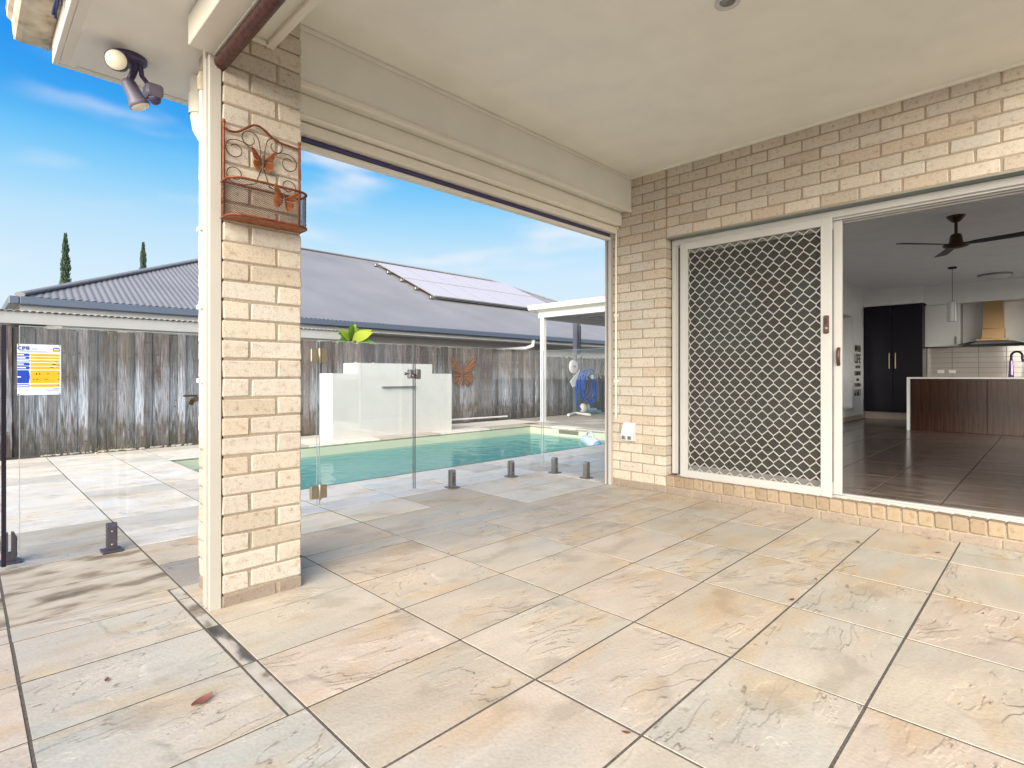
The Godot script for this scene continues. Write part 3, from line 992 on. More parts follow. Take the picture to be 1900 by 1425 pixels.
func house_brickwork() -> void:
	var W := 4.294
	var st := begin()
	# mortar: left pier, over the door, under the sill, right of the door
	bx(st, Vector3(W + 0.0055, -0.02, -2.992), Vector3(4.53, 2.94, -2.404))
	bx(st, Vector3(W + 0.0055, 2.2, -2.404), Vector3(4.53, 2.94, 1.3))
	bx(st, Vector3(W + 0.0055, -0.02, -2.404), Vector3(4.53, 0.062, 1.3))
	bx(st, Vector3(W + 0.006, 0.0625, -2.395), Vector3(4.43, 0.140, 1.3))
	bx(st, Vector3(W + 0.0055, -0.02, 1.3), Vector3(4.53, 2.94, 2.6))
	var wall := part("brick_wall", done(st), M.mortar, house)
	for n in 33:
		var y := course_y(n)
		var m := "brick_base" if n == 0 else ""
		# pier left of the control joint
		var joints := [-2.397, -2.625, -2.865, -2.997] if n % 2 == 0 else [-2.397, -2.507, -2.747, -2.987]
		for k in joints.size() - 1:
			var a: float = joints[k] - (0.0 if k == 0 else 0.005)
			var b: float = joints[k + 1] + (0.005 if k + 1 < joints.size() - 1 or n % 2 == 1 else 0.0)
			if a - b > 0.05:
				brick_at(wall, Vector3(W + 0.055, y, (a + b) * 0.5), PI / 2, a - b, m)
		# the rest, up to the right edge of the picture and a little past it
		if y > 2.2:
			var z := -2.383
			var first := 0.23 if n % 2 == 0 else 0.11
			while z < 0.35:
				var ln := first
				first = 0.23
				brick_at(wall, Vector3(W + 0.055, y, z + ln * 0.5), PI / 2, ln)
				z += ln + 0.01
		elif n == 0:
			var z := -2.385
			while z < 0.6:
				brick_at(wall, Vector3(W + 0.055, y, z + 0.115), PI / 2, 0.23, "brick_base")
				z += 0.24
	part("lintel", boxm(Vector3(4.299, 2.1935, -2.39), Vector3(4.50, 2.1995, 1.3)), mat(0.20, 0.225, 0.21, 0.6), house)
	# sill: bricks laid on edge, running under the door frame
	var sl := begin()
	cbox(sl, Vector3(0.15, 0.086, 0.0755), 0.006, 0.0025)
	var sill := done(sl)
	var z := -2.355
	while z < 0.6:
		part("sill_brick", sill, M["brick_sill%d" % (rng.randi() % 2)], wall, Vector3(W + 0.072, 0.104 + rng.randf_range(-0.001, 0.001), z), Vector3(0, 0, -0.05))
		z += 0.0842
	# the part of the same wall that looks at the pool, seen only as a reflection
	var mm := MultiMesh.new()
	mm.transform_format = MultiMesh.TRANSFORM_3D
	mm.mesh = brick_full[0]
	mm.instance_count = 33 * 14
	for n in 33:
		for k in 14:
			mm.set_instance_transform(n * 14 + k, Transform3D(Basis(), Vector3(4.525 + 0.24 * k + (0.12 if n % 2 else 0.0) + (0.0 if n % 2 else 0.002), course_y(n), -2.947)))
	part("end_wall", boxm(Vector3(4.302, -0.02, -2.996), Vector3(4.56, 2.53, -2.9925)), M.mortar, house)
	var end := MultiMeshInstance3D.new()
	end.name = "end_wall_bricks"
	end.multimesh = mm
	end.material_override = M.brick1
	end.set_meta("kind", "stuff")
	house.add_child(end, true)

# ----------------------------------------------------------------- sliding door
func leaf_frame(st: SurfaceTool, x0: float, x1: float, z0: float, z1: float, y0: float, y1: float, side: float, low: float, top: float) -> void:
	cspan(st, Vector3(x0, y0, z0), Vector3(x1, y1, z0 + side), 0.003)
	cspan(st, Vector3(x0, y0, z1 - side), Vector3(x1, y1, z1), 0.003)
	cspan(st, Vector3(x0 + 0.001, y0 + 0.0005, z0 + side - 0.002), Vector3(x1 - 0.001, y0 + low, z1 - side + 0.002), 0.003)
	cspan(st, Vector3(x0 + 0.001, y1 - top, z0 + side - 0.002), Vector3(x1 - 0.001, y1 - 0.0005, z1 - side + 0.002), 0.003)

func sliding_door() -> void:
	var st := begin()
	# outer frame with its two tracks
	cspan(st, Vector3(4.384, 0.16, -2.385), Vector3(4.52, 2.192, -2.352), 0.003)
	cspan(st, Vector3(4.40, 0.16, -2.353), Vector3(4.425, 2.15, -2.335), 0.002)
	cspan(st, Vector3(4.384, 2.140, -2.352), Vector3(4.52, 2.1915, 1.30), 0.003)
	cspan(st, Vector3(4.408, 2.126, -2.351), Vector3(4.416, 2.141, 1.30), 0.001)
	cspan(st, Vector3(4.440, 2.118, -2.351), Vector3(4.448, 2.141, 1.30), 0.001)
	cspan(st, Vector3(4.475, 2.110, -2.351), Vector3(4.519, 2.141, 1.30), 0.001)
	var frame := part("door_frame", done(st), M.door_white, house)
	st = begin()
	cspan(st, Vector3(4.370, 0.118, -2.384), Vector3(4.52, 0.138, 1.30), 0.003)
	cspan(st, Vector3(4.402, 0.137, -2.35), Vector3(4.410, 0.150, 1.30), 0.002)
	cspan(st, Vector3(4.436, 0.137, -2.35), Vector3(4.450, 0.156, 1.30), 0.002)
	cspan(st, Vector3(4.480, 0.137, -2.35), Vector3(4.519, 0.163, 1.30), 0.002)
	part("sill_track", done(st), M.door_white, frame)
	# the screen leaf in front: white frame, diamond grille
	st = begin()
	leaf_frame(st, 4.372, 4.398, -2.302, -1.135, 0.135, 2.150, 0.066, 0.072, 0.060)
	cspan(st, Vector3(4.370, 0.20, -2.243), Vector3(4.38, 2.095, -2.231), 0.002)
	cspan(st, Vector3(4.370, 0.20, -1.206), Vector3(4.38, 2.095, -1.194), 0.002)
	var leaf := part("screen_door", done(st), M.door_white, house)
	leaf.set_meta("label", "white sliding screen leaf with diamond grille")
	st = begin()
	var w := 0.0848
	var h := 0.1033
	for i in 25:
		var zc := -2.236 + (i + 0.5) * w * 0.5 - w * 0.25
		var pts := []
		for k in 38:
			var y := 0.205 + k * h * 0.5 - 0.02
			var z := zc + (w * 0.25 if (i + k) % 2 else -w * 0.25)
			z = clampf(z, -2.234, -1.201)
			if y > 2.10:
				break
			pts.append(Vector3(4.386, maxf(y - 0.008, 0.2), z))
			pts.append(Vector3(4.386, minf(y + 0.008, 2.095), z))
		tube(st, pts, 0.0039, 5, false, 1.0)
	part("diamond_grille", done(st), M.grille, leaf)
	part("insect_mesh", boxm(Vector3(4.3935, 0.205, -2.237), Vector3(4.3945, 2.092, -1.2)), M.insect_mesh, leaf)
	# latch plate of the leaf
	st = begin()
	cspan(st, Vector3(4.360, 1.315, -1.186), Vector3(4.371, 1.445, -1.150), 0.006)
	var lock := part("lock_plate", done(st), mat(0.085, 0.034, 0.028, 0.35, 0.4), leaf)
	part("lock_snib", lathem([Vector2(0, 0.012), Vector2(0.012, 0.011), Vector2(0.014, 0.0)], Vector3(4.360, 1.352, -1.168), 12, Basis(Vector3.FORWARD, -PI / 2)), M.steel, leaf)
	part("lock_grip", cspanm(Vector3(4.350, 1.382, -1.172), Vector3(4.3605, 1.425, -1.164), 0.003), M.black_metal, leaf)
	# glazed leaf behind, slid open
	st = begin()
	leaf_frame(st, 4.428, 4.458, -2.31, -1.085, 0.16, 2.13, 0.055, 0.085, 0.06)
	var g := part("glass_door", done(st), M.door_white, house)
	part("pane", boxm(Vector3(4.441, 0.244, -2.256), Vector3(4.447, 2.071, -1.139)), M.window_glass, g)
	st = begin()
	tube(st, [Vector3(4.424, 1.09, -1.103), Vector3(4.41, 1.11, -1.103), Vector3(4.405, 1.15, -1.103), Vector3(4.41, 1.19, -1.103), Vector3(4.424, 1.21, -1.103)], 0.012, 8)
	part("pull_handle", done(st), mat(0.085, 0.034, 0.028, 0.35, 0.4), g)
	part("pane", boxm(Vector3(4.487, 0.2, -2.33), Vector3(4.493, 2.1, -1.10)), M.window_glass, house)
	# fixed light at the far side, beyond the picture
	st = begin()
	leaf_frame(st, 4.475, 4.505, 0.10, 1.29, 0.16, 2.13, 0.055, 0.085, 0.06)
	var g2 := part("glass_door", done(st), M.door_white, house)
	part("pane", boxm(Vector3(4.487, 0.244, 0.154), Vector3(4.493, 2.071, 1.236)), M.window_glass, g2)

# ----------------------------------------------------------------- kitchen
func letters(called: String, text: String, m: Material, parent: Node3D, at: Vector3, wide: float, high: float, turn := Vector3.ZERO, bold := false) -> void:
	var t := TextMesh.new()
	var f := SystemFont.new()
	f.font_names = PackedStringArray(["Droid Sans"])
	f.font_weight = 700 if bold else 400
	t.font = f
	t.text = text
	t.font_size = 48
	t.pixel_size = 0.01
	t.depth = 0.02
	t.curve_step = 1.0
	var b := t.get_aabb()
	var o := part(called, t, m, parent, at, turn)
	o.scale = Vector3(wide / maxf(b.size.x, 0.01), high / maxf(b.size.y, 0.01), 0.15)
	o.position -= o.basis * (b.position + b.size * 0.5)

func kitchen() -> void:
	# floor tiles
	var floor_ := struct("kitchen_floor", boxm(Vector3(4.522, 0.0, -2.755), Vector3(13.3, 0.153, 2.39)), M.floor_grout)
	var st := begin()
	cbox(st, Vector3(0.852, 0.008, 0.4215), 0.0015)
	var tile := done(st)
	for i in 10:
		for j in 11:
			part("tile", tile, M["floor_tile%d" % (rng.randi() % 3)], floor_, Vector3(5.11 + 0.86 * i, 0.156, -2.475 + 0.4295 * j))
	st = begin()
	for j in 7:
		cbox(st, Vector3(0.15, 0.008, 0.4245), 0.0015, 0.0, Vector3(4.6, 0.156, -2.475 + 0.4295 * j))
	part("cut_tiles", done(st), M.floor_tile1, floor_)
	# pantry
	var p := thing("pantry_cupboard", "tall black gloss pantry cupboard with two slim pale handles", "cupboard")
	part("carcass", boxm(Vector3(12.83, 0.30, -2.744), Vector3(13.30, 2.388, -1.79)), M.pantry, p)
	for z in [[-2.722, -2.268], [-2.262, -1.792]]:
		part("door", cspanm(Vector3(12.805, 0.302, z[0]), Vector3(12.829, 2.386, z[1]), 0.002), M.pantry, p)
	for z in [-2.316, -2.216]:
		part("handle", cspanm(Vector3(12.775, 1.15, z - 0.008), Vector3(12.80, 1.456, z + 0.008), 0.003), M.gold, p)
	part("plinth", boxm(Vector3(12.87, 0.16, -2.744), Vector3(13.30, 0.299, -1.80)), M.skirting, p)
	# bulkheads above
	st = begin()
	bx(st, Vector3(12.79, 2.392, -2.757), Vector3(13.305, 2.7205, -1.76))
	bx(st, Vector3(12.985, 2.352, -1.759), Vector3(13.305, 2.72, 1.6))
	var bh := part("bulkhead", done(st), M.plaster, house)
	st = begin()
	slabout(st, PackedVector2Array([Vector2(0, 0), Vector2(-0.06, 0), Vector2(-0.04, -0.012), Vector2(-0.012, -0.04), Vector2(0, -0.06)]), Vector3(12.984, 2.7195, -1.70), Vector3.RIGHT, Vector3.UP, -3.3)
	slabout(st, PackedVector2Array([Vector2(0, 0), Vector2(-0.06, 0), Vector2(-0.04, -0.012), Vector2(-0.012, -0.04), Vector2(0, -0.06)]), Vector3(12.789, 2.7195, -2.70), Vector3.RIGHT, Vector3.UP, -0.94)
	part("cornice", done(st), M.plaster, bh)
	# overhead cupboards
	for c in [["grey overhead cupboard between the black pantry and the range hood", -1.785, -1.262], ["grey overhead cupboard right of the range hood", -0.085, 0.9]]:
		var o := thing("overhead_cupboard", c[0], "cupboard")
		part("carcass", boxm(Vector3(13.02, 1.562, c[1]), Vector3(13.302, 2.350, c[2])), M.cabinet, o)
		part("door", cspanm(Vector3(12.998, 1.56, c[1] + 0.004), Vector3(13.019, 2.348, c[2] - 0.004), 0.002), M.cabinet, o)
		part("handle", cspanm(Vector3(12.972, 1.60, c[2] - 0.06), Vector3(12.997, 1.74, c[2] - 0.045), 0.003), M.steel, o)
	# splashback of long glossy tiles, laid straight
	st = begin()
	bx(st, Vector3(13.296, 0.95, -1.788), Vector3(13.3095, 2.351, 1.6))
	var sb := part("splashback", done(st), M.splash_grout, house)
	st = begin()
	cbox(st, Vector3(0.010, 0.0925, 0.378), 0.0015)
	var sp := done(st)
	for j in 6:
		for i in 6:
			part("tile", sp, M.splash, sb, Vector3(13.292, 1.018 + 0.0965 * j, -1.595 + 0.3835 * i))
	st = begin()
	bx(st, Vector3(13.288, 1.60, -1.25), Vector3(13.2955, 2.35, -0.09))
	part("hood_panel", done(st), M.plaster, sb)
	for z in [-1.575, -1.40]:
		var pw := part("power_point", cspanm(Vector3(13.280, 1.06, z - 0.055), Vector3(13.287, 1.125, z + 0.055), 0.003), M.cabinet, sb)
	# benches
	var bench := thing("wall_bench", "low cupboards and bench along the kitchen splashback", "kitchen bench")
	part("cupboards", boxm(Vector3(12.78, 0.16, -1.785), Vector3(13.29, 0.93, 1.6)), M.pantry, bench)
	part("worktop", cspanm(Vector3(12.74, 0.931, -1.786), Vector3(13.29, 0.955, 1.6), 0.003), M.bench_white, bench)
	# range hood
	var hd := thing("range_hood", "copper toned range hood with a curved glass canopy", "range hood")
	part("chimney", cspanm(Vector3(13.02, 1.86, -0.944), Vector3(13.287, 2.351, -0.661), 0.004), M.hood, hd)
	part("lower_chimney", cspanm(Vector3(13.0, 1.672, -0.956), Vector3(13.287, 1.859, -0.648), 0.004), M.hood, hd)
	var arc := PackedVector2Array()
	for k in 13:
		var t := -1.0 + k / 6.0
		arc.append(Vector2(0.47 * t, 1.655 - 0.085 * t * t))
	for k in range(12, -1, -1):
		var t := -1.0 + k / 6.0
		arc.append(Vector2(0.47 * t, 1.645 - 0.085 * t * t))
	st = begin()
	slabout(st, arc, Vector3(12.78, 0, -0.80), Vector3(0, 0, 1), Vector3.UP, -0.5)
	part("glass_canopy", done(st), mat(0.03, 0.035, 0.035, 0.1), hd)
	part("light_strip", cspanm(Vector3(12.772, 1.635, -1.02), Vector3(12.79, 1.668, -0.58), 0.004), M.hood, hd)
	# island
	var isl := thing("kitchen_island", "kitchen island with white waterfall top and dark brown timber front", "kitchen island")
	part("worktop", cspanm(Vector3(10.46, 0.965, -1.665), Vector3(11.45, 0.990, 1.3), 0.002), M.bench_white, isl)
	part("waterfall_end", cspanm(Vector3(10.46, 0.161, -1.665), Vector3(11.45, 0.9645, -1.628), 0.002), M.bench_white, isl)
	for z in [[-1.60, -0.715], [-0.708, 0.30], [0.307, 1.29]]:
		part("front_panel", cspanm(Vector3(10.505, 0.162, z[0]), Vector3(10.525, 0.963, z[1]), 0.002), M.island_wood, isl)
	part("carcass", boxm(Vector3(10.526, 0.161, -1.627), Vector3(11.43, 0.9635, 1.28)), M.pantry, isl)
	# tap
	var tp := thing("kitchen_tap", "tall gooseneck tap with violet sheen on the island", "tap")
	part("body", lathem([Vector2(0.0, 0.0), Vector2(0.034, 0.0), Vector2(0.030, 0.05), Vector2(0.020, 0.24), Vector2(0.018, 0.26), Vector2(0, 0.26)], Vector3(11.0, 0.990, -0.475), 16), M.tap_violet, tp)
	var neck := []
	for k in 12:
		var an := PI - PI * 1.1 * k / 11.0
		neck.append(Vector3(11.0, 1.30 + 0.07 * sin(an), -0.475 + 0.062 + 0.062 * cos(an)))
	neck.insert(0, Vector3(11.0, 1.24, -0.475))
	neck.append(Vector3(11.0, 1.22, -0.345))
	part("spout", tubem(neck, 0.016, 10), M.black_metal, tp)
	# ceiling fan
	var fn := thing("ceiling_fan", "antique bronze ceiling fan with three dark blades", "ceiling fan", Vector3(7.5, 2.43, -0.76))
	part("canopy", lathem([Vector2(0.0, 0.291), Vector2(0.085, 0.29), Vector2(0.075, 0.275), Vector2(0.045, 0.235), Vector2(0.025, 0.222), Vector2(0, 0.222)], Vector3.ZERO, 24), M.bronze, fn)
	part("downrod", lathem([Vector2(0.0145, 0.09), Vector2(0.0145, 0.23)], Vector3.ZERO, 14), M.bronze, fn)
	part("motor", lathem([Vector2(0.0, 0.105), Vector2(0.032, 0.10), Vector2(0.05, 0.085), Vector2(0.062, 0.01), Vector2(0.065, 0.0), Vector2(0.112, -0.012), Vector2(0.117, -0.025), Vector2(0.10, -0.04), Vector2(0.05, -0.052), Vector2(0.0, -0.056)], Vector3.ZERO, 28), M.bronze, fn)
	for an in [-139.0, -19.0, 101.0]:
		var a := deg_to_rad(an)
		var ol := PackedVector2Array([Vector2(0.09, -0.028), Vector2(0.20, -0.05), Vector2(0.60, -0.062), Vector2(0.635, -0.052), Vector2(0.648, 0.04), Vector2(0.62, 0.062), Vector2(0.20, 0.05), Vector2(0.09, 0.028)])
		st = begin()
		var dir := Vector3(cos(a), 0, sin(a))
		slabout(st, ol, Vector3(0, -0.012, 0), dir, Vector3(-sin(a), 0.16, cos(a)).normalized(), 0.006)
		part("blade", done(st), M.black_metal, fn)
	# pendant and ceiling light
	var pe := thing("pendant_lamp", "slim white pendant lamp over the island", "pendant lamp", Vector3(11.0, 1.87, -1.16))
	part("ceiling_rose", lathem([Vector2(0.0, 0.851), Vector2(0.06, 0.85), Vector2(0.055, 0.825), Vector2(0, 0.82)], Vector3.ZERO, 18), M.black_metal, pe)
	part("cord", tubem([Vector3(0, 0.31, 0), Vector3(0, 0.83, 0)], 0.004, 6), M.pole_grey, pe)
	part("shade", lathem([Vector2(0.0, 0.31), Vector2(0.04, 0.305), Vector2(0.043, 0.29), Vector2(0.056, 0.02), Vector2(0.05, 0.0), Vector2(0.0, 0.01)], Vector3.ZERO, 20), M.pendant, pe)
	st = begin()
	for k in 3:
		var an := TAU * k / 3.0 + 0.5
		tube(st, [Vector3(0.066 * cos(an), -0.005, 0.066 * sin(an)), Vector3(0.06 * cos(an), 0.31, 0.06 * sin(an)), Vector3(0.01, 0.325, 0)], 0.003, 5)
	part("shade_holder", done(st), M.steel, pe)
	var dm := thing("dome_light", "shallow round ceiling light near the far end of the kitchen", "ceiling light", Vector3(12.28, 2.7215, -0.73))
	part("rim", lathem([Vector2(0.225, 0.0), Vector2(0.235, -0.015), Vector2(0.215, -0.03)], Vector3.ZERO, 28), M.steel, dm)
	part("diffuser", lathem([Vector2(0.215, -0.028), Vector2(0.17, -0.055), Vector2(0.09, -0.072), Vector2(0.0, -0.077)], Vector3.ZERO, 28), M.pendant, dm)
	# lettering on the wall
	var le := thing("wall_lettering", "black vinyl lettering reading WHEN LIFE GIVES YOU LEMONS GRAB TEQUILA & SALT", "wall lettering", Vector3(12.37, 1.1, -2.757))
	for rw in [["WHEN", 1.545, 0.125, 0.44], ["LIFE", 1.345, 0.175, 0.44], ["GIVES YOU", 1.185, 0.05, 0.34], ["LEMONS", 1.06, 0.085, 0.46], ["GRAB", 0.935, 0.05, 0.18], ["TEQUILA", 0.825, 0.08, 0.48], ["& SALT", 0.68, 0.125, 0.48]]:
		letters("word", rw[0], M.lettering, le, Vector3(0, rw[1] - 1.1, 0.002), rw[3], rw[2], Vector3.ZERO, true)

# ----------------------------------------------------------------- outdoor blinds
func blinds() -> void:
	# over the opening to the pool
	var b := thing("roller_blind", "rolled up cream outdoor blind over the opening to the pool", "outdoor blind")
	var st := begin()
	cspan(st, Vector3(1.157, 2.400, -2.95), Vector3(4.29, 2.514, -2.835), 0.006)
	part("head_box", done(st), M.cream, b)
	part("head_lip", cspanm(Vector3(1.157, 2.392, -2.945), Vector3(4.285, 2.408, -2.828), 0.007), M.cream, b)
	part("shadow_gap", boxm(Vector3(1.157, 2.3862, -2.94), Vector3(4.28, 2.3915, -2.90)), M.dark_gap, b)
	part("valance", cspanm(Vector3(1.157, 2.330, -2.968), Vector3(4.283, 2.386, -2.885), 0.004), M.cream, b)
	part("rolled_cloth", cspanm(Vector3(1.20, 2.296, -2.985), Vector3(4.245, 2.329, -2.93), 0.008), M.violet_cloth, b)
	part("bottom_rail", cspanm(Vector3(1.20, 2.270, -2.985), Vector3(4.245, 2.2955, -2.925), 0.006), M.fascia, b)
	st = begin()
	cspan(st, Vector3(4.252, 0.0, -3.0), Vector3(4.2925, 2.40, -2.985), 0.002)
	cspan(st, Vector3(4.252, 0.0, -2.962), Vector3(4.2925, 2.40, -2.935), 0.002)
	cspan(st, Vector3(4.275, 0.0, -2.985), Vector3(4.2925, 2.40, -2.962), 0.001)
	part("side_track", done(st), M.track, b)
	part("track_slot", boxm(Vector3(4.262, 0.0, -2.9845), Vector3(4.2745, 2.39, -2.9625)), M.track_grey, b)
	# along the open side by the camera
	var c := thing("roller_blind", "cream outdoor blind with a dark red brown bottom bar along the open side", "outdoor blind")
	part("head_box", cspanm(Vector3(0.672, 2.402, -2.585), Vector3(0.768, 2.529, 0.25), 0.003), M.cream, c)
	part("head_rail", cspanm(Vector3(0.775, 2.402, -2.62), Vector3(0.834, 2.529, 0.25), 0.003), M.cream, c)
	part("box_rib", cspanm(Vector3(0.766, 2.396, -2.585), Vector3(0.778, 2.406, 0.25), 0.002), M.fascia, c)
	st = begin()
	tube(st, [Vector3(0.797, 2.373, -2.655), Vector3(0.797, 2.373, 0.22)], 0.028, 14, false)
	part("bottom_bar", done(st), M.rust_pipe, c)
	st = begin()
	cspan(st, Vector3(0.752, 0.0, -2.640), Vector3(0.7995, 2.40, -2.628), 0.002)
	cspan(st, Vector3(0.752, 0.0, -2.606), Vector3(0.7995, 2.40, -2.578), 0.002)
	cspan(st, Vector3(0.752, 0.0, -2.672), Vector3(0.802, 2.46, -2.641), 0.002)
	cspan(st, Vector3(0.785, 0.0, -2.628), Vector3(0.7995, 2.40, -2.606), 0.001)
	part("side_track", done(st), M.track, c)
	part("track_slot", boxm(Vector3(0.768, 0.008, -2.6275), Vector3(0.7845, 2.39, -2.6065)), M.track_grey, c)
	# conduits beside the tracks
	var d := thing("conduit", "pale round conduit with two clips running down the pillar side", "conduit")
	part("pipe", tubem([Vector3(0.785, 2.40, -2.80), Vector3(0.785, 0.73, -2.80)], 0.0125, 10), M.white, d)
	part("gland", lathem([Vector2(0.0, 0.09), Vector2(0.012, 0.085), Vector2(0.02, 0.06), Vector2(0.02, 0.02), Vector2(0.016, 0.0)], Vector3(0.785, 2.33, -2.80), 14), M.gutter, d)
	for y in [1.68, 1.32, 0.98]:
		part("clip", cspanm(Vector3(0.768, y, -2.825), Vector3(0.8045, y + 0.022, -2.76), 0.003), M.fascia, d)
	var e := thing("conduit", "thin conduit beside the blind track on the house wall", "conduit")
	part("pipe", tubem([Vector3(4.281, 2.39, -2.895), Vector3(4.281, 0.62, -2.895)], 0.009, 8), M.cream, e)
	for y in [2.37, 1.56, 0.95]:
		part("clip", cspanm(Vector3(4.268, y, -2.91), Vector3(4.2935, y + 0.02, -2.87), 0.003), M.fascia, e)

# ----------------------------------------------------------------- things under the eave and on walls
func butterfly(st: SurfaceTool, at: Vector3, ax: Vector3, ay: Vector3, size: float, spread := 1.0) -> void:
	var fore := PackedVector2Array([Vector2(0.03, 0.02), Vector2(0.16, 0.22), Vector2(0.34, 0.42), Vector2(0.50, 0.52), Vector2(0.53, 0.40), Vector2(0.47, 0.22), Vector2(0.40, 0.06), Vector2(0.22, -0.04)])
	var hind := PackedVector2Array([Vector2(0.03, -0.02), Vector2(0.22, -0.05), Vector2(0.39, 0.0), Vector2(0.44, -0.14), Vector2(0.40, -0.30), Vector2(0.30, -0.38), Vector2(0.22, -0.45), Vector2(0.13, -0.40), Vector2(0.07, -0.22)])
	var az := ax.cross(ay).normalized()
	for s in [-1.0, 1.0]:
		var wing: Vector3 = (ax * s * 0.94 + az * 0.34 * spread).normalized() * size
		for ol in [fore, hind]:
			slabout(st, ol, at, wing, ay * size, 0.0022)

func wing_holes(st: SurfaceTool, at: Vector3, ax: Vector3, ay: Vector3, size: float, spread := 1.0, thick := 0.010) -> void:
	var az := ax.cross(ay).normalized()
	for s in [-1.0, 1.0]:
		var wing: Vector3 = (ax * s * 0.94 + az * 0.34 * spread).normalized() * size
		var n := wing.cross(ay).normalized()
		if n.dot(az) < 0:
			n = -n
		for vein in [[0.05, 0.03, 0.46, 0.44], [0.07, 0.02, 0.46, 0.28], [0.09, 0.0, 0.40, 0.12], [0.07, -0.08, 0.40, -0.10], [0.06, -0.12, 0.34, -0.28], [0.05, -0.14, 0.2, -0.38]]:
			var a: Vector3 = at + wing * vein[0] + ay * size * vein[1] + n * 0.004
			var b: Vector3 = at + wing * vein[2] + ay * size * vein[3] + n * 0.004
			tube(st, [a, (a + b) * 0.5 + n * 0.002, b], size * thick, 5)
		for sp in [[0.44, 0.41, 0.03], [0.40, 0.31, 0.028], [0.45, 0.20, 0.022], [0.30, 0.26, 0.03], [0.25, -0.18, 0.04], [0.36, -0.2, 0.025], [0.2, -0.34, 0.022]]:
			var c: Vector3 = at + wing * sp[0] + ay * size * sp[1] + n * 0.0035
			var ring := []
			for k in 8:
				ring.append(c + (wing / size * cos(TAU * k / 8) + ay * sin(TAU * k / 8)) * sp[2] * size)
			tube(st, ring, size * 0.006, 4, true)

func spiral(st: SurfaceTool, c: Vector2, r0: float, a0: float, turns: float, lead: Array, z: float, r := 0.0022) -> void:
	var pts := []
	for q in lead:
		pts.append(Vector3(q.x, q.y, z))
	var n := 18
	for k in n + 1:
		var t := float(k) / n
		var rr := r0 * (1.0 - 0.55 * t)
		var an := a0 + turns * TAU * t
		pts.append(Vector3(c.x + rr * cos(an), c.y + rr * sin(an), z))
	tube(st, pts, r, 6)

